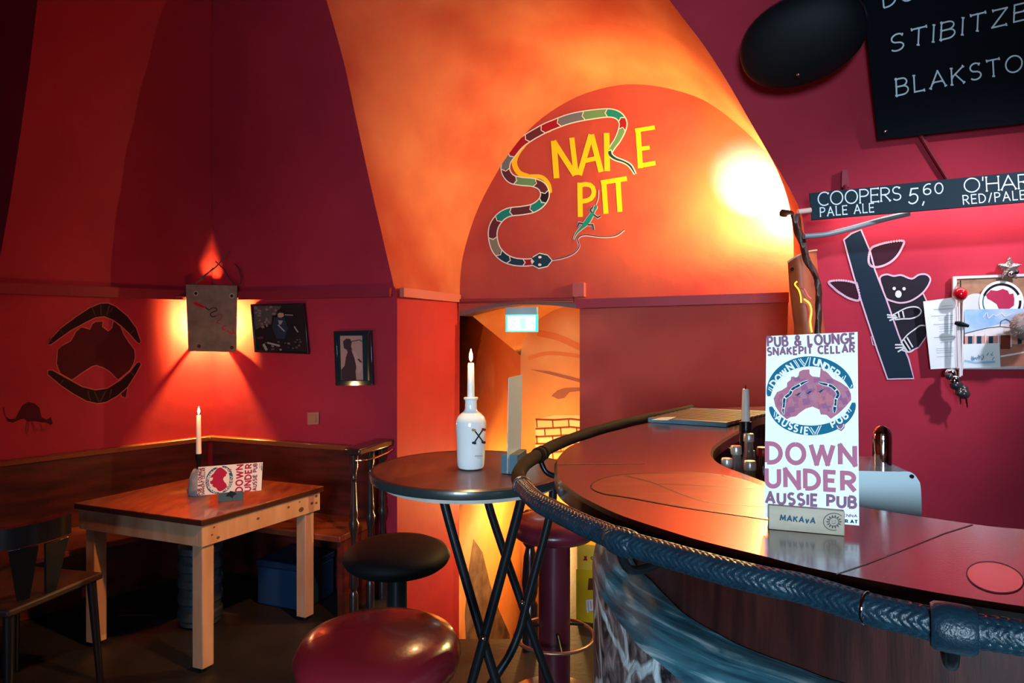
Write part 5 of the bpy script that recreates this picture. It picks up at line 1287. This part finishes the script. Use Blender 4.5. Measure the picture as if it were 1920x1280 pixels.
t = thing('light_switch', 'small square dusty-pink wall switch above the short bench', 'light switch', sum(q, Vector()) / 4)
SW = M('switch_pink', (.42, .16, .13), .4); b = B(SW); b.prism([p - N * 0 for p in q], -N * .009); b.build('plate', t, bevel=.002)
qc = sum(q, Vector()) / 4; b = B(SW); b.prism([qc.lerp(p, .6) - N * .0092 for p in q], -N * .004); b.build('rocker', t, bevel=.001)
# conduit end and junction box
b = B(M('junction_paint', (.38, .06, .06), .4)); q = [AW.hit(x, y, .002) for x, y in ((1076, 530), (1099, 530), (1099, 557), (1076, 557))]; b.prism(q, -N * .045)
tag(b.build('junction_box', base=sum(q, Vector()) / 4, smooth=0, bevel=.004), 'small red-painted junction box above the cellar doorway', 'junction box')
# exit sign
q = [AW.hit(x, y, .07) for x, y in ((947, 576), (1007, 575), (1007, 622), (947, 622))]
t = thing('exit_sign', 'small glowing white-green emergency exit sign hanging in the cellar doorway', 'exit sign', sum(q, Vector()) / 4)
b = B(M('sign_housing', (.30, .36, .40), .4)); hz = q[0].lerp(q[3], .30), q[1].lerp(q[2], .30); b.prism([q[0], q[1], hz[1], hz[0]], N * .04); b.build('housing', t, bevel=.003)
b = B(M('sign_green', (.02, .5, .35), .4, emit=(.02, .75, .5), es=1.6)); b.prism([hz[0] + N * .012, hz[1] + N * .012, q[2] + N * .012, q[3] + N * .012], N * .012); b.build('green_edge', t, smooth=0)
ic = (hz[0] + hz[1] + q[2] + q[3]) / 4; b = B(M('sign_panel', (.9, 1, 1), .4, emit=(.80, 1.0, .96), es=1.7)); b.prism([ic.lerp(p, .87) + N * .0055 for p in (hz[0], hz[1], q[2], q[3])], N * .006); b.build('lit_panel', t, smooth=0)
b = B(); pn = Paint(b, AW, .0652); pn.h = lambda p, k=0: AW.hit(p[0], p[1], .0652 + .0004 * k)
SG = M('sign_pictogram', (.4, .9, .75), .4, emit=(.35, 1.0, .78), es=1.05)
pn.disc((964, 597), 2, SG, 0); pn.stroke([(964, 600), (961, 608), (957, 616)], 2.2, SG, 0); pn.stroke([(961, 608), (967, 612), (966, 618)], 2, SG, 0); pn.stroke([(958, 603), (964, 601), (969, 604)], 1.8, SG, 0)
pn.fill([(975, 596), (986, 596), (986, 617), (975, 617)], SG, 0); pn.stroke([(990, 606), (1001, 606)], 2, SG, 0); pn.fill([(998, 601), (1003, 606), (998, 611)], SG, 0)
b.build('pictogram', t, smooth=0)
point('exit_sign_glow', ic - N * .10, .22, (.3, 1, .85), .03)

# ================================================================ RIGHT PART OF THE BACK WALL
# loudspeaker
SPK = M('speaker_cloth', (.003, .005, .008), .6, spec=.2); sc_ = BW.hit(1503, 76, .16)
t = thing('loudspeaker', 'black rounded loudspeaker mounted high on the red vault', 'speaker', sc_)
b = B(SPK); dd_ = (sc_ - EYE).length; ax_ = R(13)
ex = Vector((1, 0, 0)); fwd = (EYE - sc_).normalized(); fwd = (fwd * .9 - Z * .12).normalized(); ex = fwd.cross(Z).normalized() * -1; ey = ex.cross(fwd) * -1
if ey.z < 0: ey = -ey
ex2 = ex * math.cos(ax_) + ey * math.sin(ax_); ey2 = ey * math.cos(ax_) - ex * math.sin(ax_)
sx, sy = 110 / 1250 * sc_.y, 80 / 1250 * sc_.y
rows = []
for j in range(15):
    th_ = math.pi / 2 * j / 14; row = []
    for k in range(41):
        a = 2 * math.pi * k / 40; ca_, sa_ = math.cos(a), math.sin(a); e = .94
        cx_ = math.copysign(abs(ca_) ** e, ca_); sy_ = math.copysign(abs(sa_) ** e, sa_)
        row.append(sc_ + ex2 * (sx * cx_ * math.cos(th_)) + ey2 * (sy * sy_ * math.cos(th_)) + fwd * (.075 * math.sin(th_)))
    rows.append(row)
b.grid(rows); b.build('grille', t, smooth=60)
b = B(M('speaker_shell', (.018, .016, .020), .3)); rows = []
for d_, s_ in ((0.0, 1.0), (-.012, 1.02), (-.05, 1.0), (-.10, .85), (-.13, .6), (-.135, .01)):
    rows.append([sc_ + ex2 * (sx * s_ * math.copysign(abs(math.cos(a)) ** .94, math.cos(a))) + ey2 * (sy * s_ * math.copysign(abs(math.sin(a)) ** .94, math.sin(a))) + fwd * d_ for a in [2 * math.pi * k / 40 for k in range(41)]])
b.grid(rows); b.build('shell', t, smooth=60)
b = B(CHROME); b.ball(sc_ + (at_d(1496, 140, sc_.y) - at_d(1503, 76, sc_.y)) * .97 + fwd * .02, .006, 8, 6); b.build('badge', t)
# blackboard
p0 = BW.hit(1645, 262, .045); bn = (-N * math.cos(R(20)) - Z * math.sin(R(20)))
BP = Plane(p0, bn)
t = thing('blackboard', 'large black chalkboard with hand-lettered drink names on the vault', 'blackboard', BP.hit(1900, 248))
b = B(BOARD); b.prism([BP.hit(*p) for p in ((1613, -50), (1646, 262), (2080, 213), (2080, -95))], -BP.n * .012); b.build('board', t, smooth=0)
zb5 = zm(1600, 0, 4.572); b = B(); pn = Paint(b, BP, .001); text(pn, 'STIBITZE', zb5((318, 445)), zb5((1478, 169)), zb5((325, 300)), 3.0, CHALK, 0, gap=.32, serif=.09, jitter=.03); b.build('chalk_lettering', t, smooth=0)
b = B(); pn = Paint(b, BP, .001); text(pn, 'BLAKSTO', zb5((372, 820)), zb5((1450, 600)), zb5((365, 680)), 3.0, CHALK, 0, gap=.32, serif=.09, jitter=.03); b.build('chalk_lettering', t, smooth=0)
b = B(); pn = Paint(b, BP, .001); text(pn, 'DU', zb5((262, 68)), zb5((520, -10)), zb5((250, -60)), 3.0, CHALK, 0, gap=.32); b.build('chalk_lettering', t, smooth=0)
b = B(CHROME); b.lathe([(.009, 0), (.008, .003), (.004, .005)], BP.hit(1660, 247, .001), 14, axis=BP.n); b.build('screw', t)
# conduit on the vault behind the boards
b = B(TRIMRED); b.tube([BW.hit(x, y, .012) for x, y in ((1722, 200), (1728, 256), (1750, 292), (1775, 332), (1800, 370))], .009, 8); tag(b.build('conduit', base=BW.hit(1750, 300)), 'thin red-painted cable conduit running down from blackboard', 'conduit')
# price board
PB = Plane(BW.hit(1700, 380, .17), -N)
t = thing('price_board', 'long dark hanging board with white chalk beer prices', 'price board', PB.hit(1760, 370))
b = B(SLATE); b.prism([PB.hit(*p) for p in ((1517, 362), (1521, 412), (2060, 367), (2060, 307))], N * .02); b.build('board', t, bevel=.002)
zp1 = zm(1280, 0, 2.909); b = B(); pn = Paint(b, PB, .001); pn.h = lambda p, k=0: PB.hit(p[0], p[1], .001 + .0002 * k)
text(pn, 'COOPERS', zp1((740, 1122)), zp1((1190, 1090)), zp1((738, 1050)), 2.3, CHALK, 0, gap=.18, serif=.08, jitter=.02); b.build('chalk_lettering', t, smooth=0); b = B(); pn = Paint(b, PB, .001)
text(pn, '5,', zp1((1232, 1112)), zp1((1318, 1104)), zp1((1240, 1030)), 2.6, CHALK, 0)
text(pn, '60', zp1((1315, 1062)), zp1((1420, 1053)), zp1((1313, 1005)), 2.3, CHALK, 0); b.build('chalk_lettering', t, smooth=0)
b = B(); pn = Paint(b, PB, .001); text(pn, 'PALE ALE', zp1((752, 1180)), zp1((1042, 1155)), zp1((750, 1133)), 2.0, CHALK, 0, serif=.08); b.build('chalk_lettering', t, smooth=0)
b = B(); pn = Paint(b, PB, .001); text(pn, "O'HAR", zp1((1538, 1050)), zp1((1895, 1024)), zp1((1534, 975)), 2.3, CHALK, 0, gap=.16, serif=.08, jitter=.02); b.build('chalk_lettering', t, smooth=0)
b = B(); pn = Paint(b, PB, .001); text(pn, 'RED/PALE', zp1((1532, 1113)), zp1((1868, 1085)), zp1((1528, 1066)), 2.0, CHALK, 0, serif=.06)
b.build('chalk_lettering', t, smooth=0)
b = B(TRIMRED); b.prism([BW.hit(x, y, .01) for x, y in ((1578, 320), (1588, 319), (1592, 352), (1577, 353))], -N * .16 if False else -N * .02); b.build('bracket', t, smooth=0)
b = B(TRIMRED); b.tube([BW.hit(1585, 348, .01), PB.hit(1585, 358, -.02)], .008, 8); b.build('bracket', t)
b = B(BLACK); hpts = [PB.hit(1540 + 4, 372, -.03), PB.hit(2040, 330, -.03)]
b.tube(hpts, .012, 10); b.build('strip_lamp', t)
pm = PB.hit(1800, 366, -.075); ar = area('price_board_strip_light', pm, pm + N * .35 - Z * 1.0, .9, .03, 4.5, (1.0, .74, .62)); ar.rotation_euler = (Matrix((U, (N * -.35 - Z).normalized().cross(U) * 1, Z)).transposed().to_euler() if False else ar.rotation_euler)
# grey pipe under it
b = B(M('grey_pipe', (.16, .20, .23), .4)); b.tube(smooth_path([at_d(1507, 443, 2.70), at_d(1550, 439, 2.72), at_d(1600, 427, 2.73), at_d(1650, 413, 2.72), at_d(1705, 400, 2.70)], 6), .011, 12)
tag(b.build('pipe', base=at_d(1600, 427, 2.82)), 'thin grey bent pipe running below the price board', 'pipe')
# cork board with papers
def panel(name, q4, off, th_, mat_, parent=None, base=None):
    p4 = [BW.hit(x, y, off) for x, y in q4]; bb = B(mat_); bb.prism(p4, N * th_); return bb.build(name, parent, base=base, smooth=0)
t = thing('cork_board', 'white-framed cork pinboard behind the bar', 'pinboard', BW.hit(1900, 600, .02))
panel('cork', [(1789, 520), (1995, 512), (1998, 690), (1792, 691)], .022, .012, M('cork', (.36, .20, .12), .8, col2=(.28, .14, .08), nscale=40), t)
WF_ = M('white_frame', (.62, .58, .60), .4)
for q4 in ([(1787, 518), (1996, 510), (1996, 515), (1787, 523)], [(1787, 687), (1999, 686), (1999, 692), (1788, 692)], [(1787, 518), (1794, 518), (1797, 691), (1788, 691)]): panel('frame', q4, .028, .020, WF_, t)
INK = paint('print_ink', (.30, .36, .44)); PAP = M('sheet_paper', (.66, .74, .80), .5)
p4 = [BW.hit(x, y, .034) for x, y in ((1731, 565), (1790, 557), (1797, 689), (1745, 692))]
t = thing('paper_sheet', 'white printed sheet pinned at left edge of the cork board', 'paper', sum(p4, Vector()) / 4)
b = B(PAP); b.prism(p4, N * .001); b.build('sheet', t, smooth=0)
class OffBW:
    def __init__(s, o): s.o = o
    def hit(s, px, py, off=0): return BW.hit(px, py, s.o + off)
zw = zm(1740, 460, 4.0); b = B(); pn = Paint(b, OffBW(.034), .0006)
for y, x0, x1, wd in ((450, 100, 185, .9), (475, 40, 185, 1.4), (525, 25, 190, 1.2), (540, 75, 190, .8), (555, 80, 190, .8), (588, 40, 190, 1.2), (605, 80, 190, .8), (620, 85, 190, .8), (640, 85, 190, .8), (685, 45, 190, 1.2), (705, 90, 185, .8), (725, 90, 185, .8), (770, 60, 190, .8), (785, 60, 190, .8), (800, 65, 190, .8), (830, 70, 190, .9)):
    pn.stroke([zw((x0, y + 6)), zw((x1, y - 2))], wd, INK, 0)
b.build('print', t, smooth=0)
# round coaster with map emblem
def discpoly(cx, cy, rx, ry, n=28): return [(cx + rx * math.cos(2 * math.pi * k / n), cy + ry * math.sin(2 * math.pi * k / n)) for k in range(n)]
p4 = [BW.hit(x, y, .036) for x, y in discpoly(1878, 566, 42, 40)]
t = thing('sticker', 'round white sticker with red map emblem on the cork board', 'sticker', sum(p4, Vector()) / len(p4))
b = B(WHITE); b.prism(p4, N * .0015); b.build('disc', t, smooth=0)
b = B(); pn = Paint(b, OffBW(.036), .0006)
mp = [(435, 370), (470, 335), (520, 340), (560, 325), (600, 340), (610, 365), (640, 360), (648, 400), (645, 450), (610, 475), (530, 475), (515, 440), (470, 410), (445, 400)]
pn.fill([zw(p) for p in mp], paint('sticker_red', (.42, .03, .09)), 0)
pn.line([(1878 + 35 * math.cos(R(a)), 566 + 33 * math.sin(R(a))) for a in range(-160, -20, 8)], 4.5, P_DARK, 0); pn.line([(1878 + 35 * math.cos(R(a)), 566 + 33 * math.sin(R(a))) for a in range(-5, 45, 7)], 4.5, P_DARK, 0); pn.line([(1878 + 35 * math.cos(R(a)), 566 + 33 * math.sin(R(a))) for a in range(130, 205, 8)], 2.5, P_TEAL, 0)
b.build('emblem', t, smooth=0)
p4 = [BW.hit(x, y, .033) for x, y in discpoly(1830, 572, 26, 22)]
b = B(M('pale_sticker', (.55, .60, .62), .5)); b.prism(p4, N * .001); tag(b.build('sticker', base=p4[0], smooth=0), 'pale round sticker half hidden on the cork board beside the red ball', 'sticker')
# postcard of a house
p4 = [BW.hit(x, y, .040) for x, y in ((1808, 580), (1998, 577), (1998, 688), (1810, 688))]
t = thing('postcard', 'large colour postcard of a white verandah house under blue sky', 'postcard', sum(p4, Vector()) / 4)
b = B(M('postcard_sky', (.20, .42, .70), .4, col2=(.55, .66, .78), nscale=9)); b.prism(p4, N * .001); b.build('card', t, smooth=0)
b = B(); pn = Paint(b, OffBW(.040), .0006); HW = paint('house_white', (.72, .70, .72)); HP_ = paint('house_pink', (.60, .30, .25)); GRD = paint('ground', (.42, .17, .12)); DOORB = paint('house_door', (.14, .03, .02))
pn.fill([(1809, 640), (1998, 640), (1998, 687), (1811, 687)], GRD, 0)
pn.fill([(1809, 626), (1872, 608), (1998, 600), (1998, 642), (1809, 645)], HW, 1)
pn.line([(1809, 625), (1850, 615), (1875, 612), (1910, 616), (1998, 622)], 1.4, CNAV, 2); pn.line([(1875, 612), (1877, 602), (1886, 598), (1894, 602), (1896, 612)], 1.4, CNAV, 2)
pn.fill([(1809, 630), (1998, 628), (1998, 644), (1809, 646)], HP_, 2)
for x in (1815, 1832, 1854, 1908): pn.fill([(x, 630), (x + 8, 630), (x + 8, 644), (x, 645)], CNAV, 3)
pn.fill([(1876, 628), (1894, 628), (1894, 654), (1876, 654)], DOORB, 3)
for x in (1828, 1848, 1872, 1896): pn.stroke([(x, 626), (x, 650)], 2, HW, 4)
pn.line([(1876, 668), (1900, 664), (1920, 660)], 3, HW, 2)
pn.line([(p.x, p.y) for p in smooth_path([Vector((x, y, 0)) for x, y in ((1843, 595), (1850, 586), (1853, 596), (1862, 590), (1868, 592), (1878, 587), (1885, 593), (1896, 588))], 4)], 1.4, HW, 2)
b.build('print', t, smooth=0)
p4 = [BW.hit(x, y, .046) for x, y in ((1806, 645), (1874, 643), (1876, 689), (1806, 690))]
t = thing('postcard', 'small white card with a blue ink drawing pinned over the postcard', 'postcard', sum(p4, Vector()) / 4)
b = B(M('card_white_blue', (.66, .76, .82), .5)); b.prism(p4, N * .001); b.build('card', t, smooth=0)
b = B(); pn = Paint(b, OffBW(.046), .0006); rnd = random.Random(4); INB = paint('ink_blue', (.16, .30, .45))
for k in range(34):
    x = rnd.uniform(1822, 1862); y = 676 - rnd.random() * 14 * (x - 1815) / 45; pn.stroke([(x, y), (x + rnd.uniform(-3, 4), y - rnd.uniform(2, 6))], rnd.uniform(.8, 2), INB, 0)
pn.line([(1808, 676), (1830, 680), (1866, 678)], 4, paint('wash_blue', (.30, .50, .66)), 0)
b.build('drawing', t, smooth=0)
# star ornament
t = thing('star_ornament', 'silver glittering star ornament above the cork board', 'ornament', BW.hit(1893, 502, .05))
SLV = M('silver_glitter', (.5, .55, .55), .22, metal=.8, col2=(.12, .14, .16), nscale=180, bump=.5, bscale=200)
cst = BW.hit(1893, 502, .055); star = []
for k in range(10):
    a = math.pi / 2 + math.pi * k / 5; rr = (24 if k % 2 == 0 else 12); star.append((1893 + rr * math.cos(a), 503 - rr * math.sin(a)))
rim_ = [BW.hit(x, y, .045) for x, y in star]; b = B(SLV); b.add([cst - N * .012] + rim_ + [p + N * .012 for p in rim_], [(0, 1 + k, 1 + (k + 1) % 10) for k in range(10)] + [(1 + k, 1 + (k + 1) % 10, 11 + (k + 1) % 10, 11 + k) for k in range(10)]); b.build('star', t, smooth=0)
for x, y, r_ in ((1896, 513, 5), (1906, 510, 4)):
    b = B(CHROME if x < 1900 else FRB); b.ball(BW.hit(x, y, .062), r_ * .0022, 12, 8); b.build('bead', t)
# pendant on cords
t = thing('pendant', 'black beaded charm hanging on pale cords under a red glass ball', 'ornament', BW.hit(1800, 640, .06))
b = B(M('red_glass', (.45, .004, .012), .08, coat=.6)); b.ball(BW.hit(1801, 551, .075), .0255, 18, 12, sz=1.08); b.build('ball', t)
CORD = M('pale_cord', (.70, .68, .72), .5)
for xa, xb, ya, yb in ((1798, 1800, 562, 706), (1806, 1803, 562, 704), (1794, 1797, 575, 690)):
    b = B(CORD); b.tube([BW.hit(xa, ya, .072), BW.hit(xb, yb, .075)], .0035, 8); b.build('cord', t)
b = B(BLACKMET); b.tube([BW.hit(1790, 605, .08), BW.hit(1800, 607, .085), BW.hit(1816, 611, .08)], [.006, .012, .006], 8); b.build('clasp', t)
b = B(BLACK); b.tube([BW.hit(1801, 526, .03), BW.hit(1801, 540, .07)], .0025, 6); b.build('hook', t)
BEAD = M('black_beads', (.03, .03, .034), .2, coat=.4); rnd = random.Random(9)
for k in range(13):
    q_ = k / 12; x = 1783 + 25 * q_ + rnd.uniform(-5, 5); y = 702 + 42 * q_ + rnd.uniform(-4, 4)
    b = B(BEAD if k % 4 else CHROME); b.ball(BW.hit(x, y, .07 + rnd.uniform(-.01, .015)), rnd.uniform(.014, .024), 10, 8); b.build('bead', t)
for x0, y0, x1, y1 in ((1810, 742, 1814, 764), (1800, 742, 1801, 758)):
    b = B(CHROME); b.tube([BW.hit(x0, y0, .07), BW.hit(x1, y1, .07)], [.006, .002], 8); b.build('drop', t)
# furry charm at the board's edge
fc_ = BW.hit(1926, 611, .125); rnd = random.Random(12); b = B(M('grey_fur', (.34, .28, .27), .9, col2=(.2, .16, .16), nscale=60)); b.ball(fc_, .058, 22, 16, sy=.7, sz=.9)
for i, v in enumerate(b.v): b.v[i] = fc_ + (v - fc_) * (1 + rnd.uniform(-.06, .09))
for k in range(420):
    d_ = Vector((rnd.gauss(0, 1), rnd.gauss(0, 1) * .7, rnd.gauss(0, 1))).normalized(); p = fc_ + Vector((d_.x * .056, d_.y * .04, d_.z * .05)); s_ = d_.orthogonal().normalized() * .0012
    b.add([p - s_, p + s_, p + d_ * .014 + Vector((rnd.uniform(-.004, .004), 0, -.004))], [(0, 1, 2)])
tag(b.build('furry_charm', base=fc_, smooth=60, weld=False), 'grey furry charm hanging over right edge of the postcard', 'ornament')
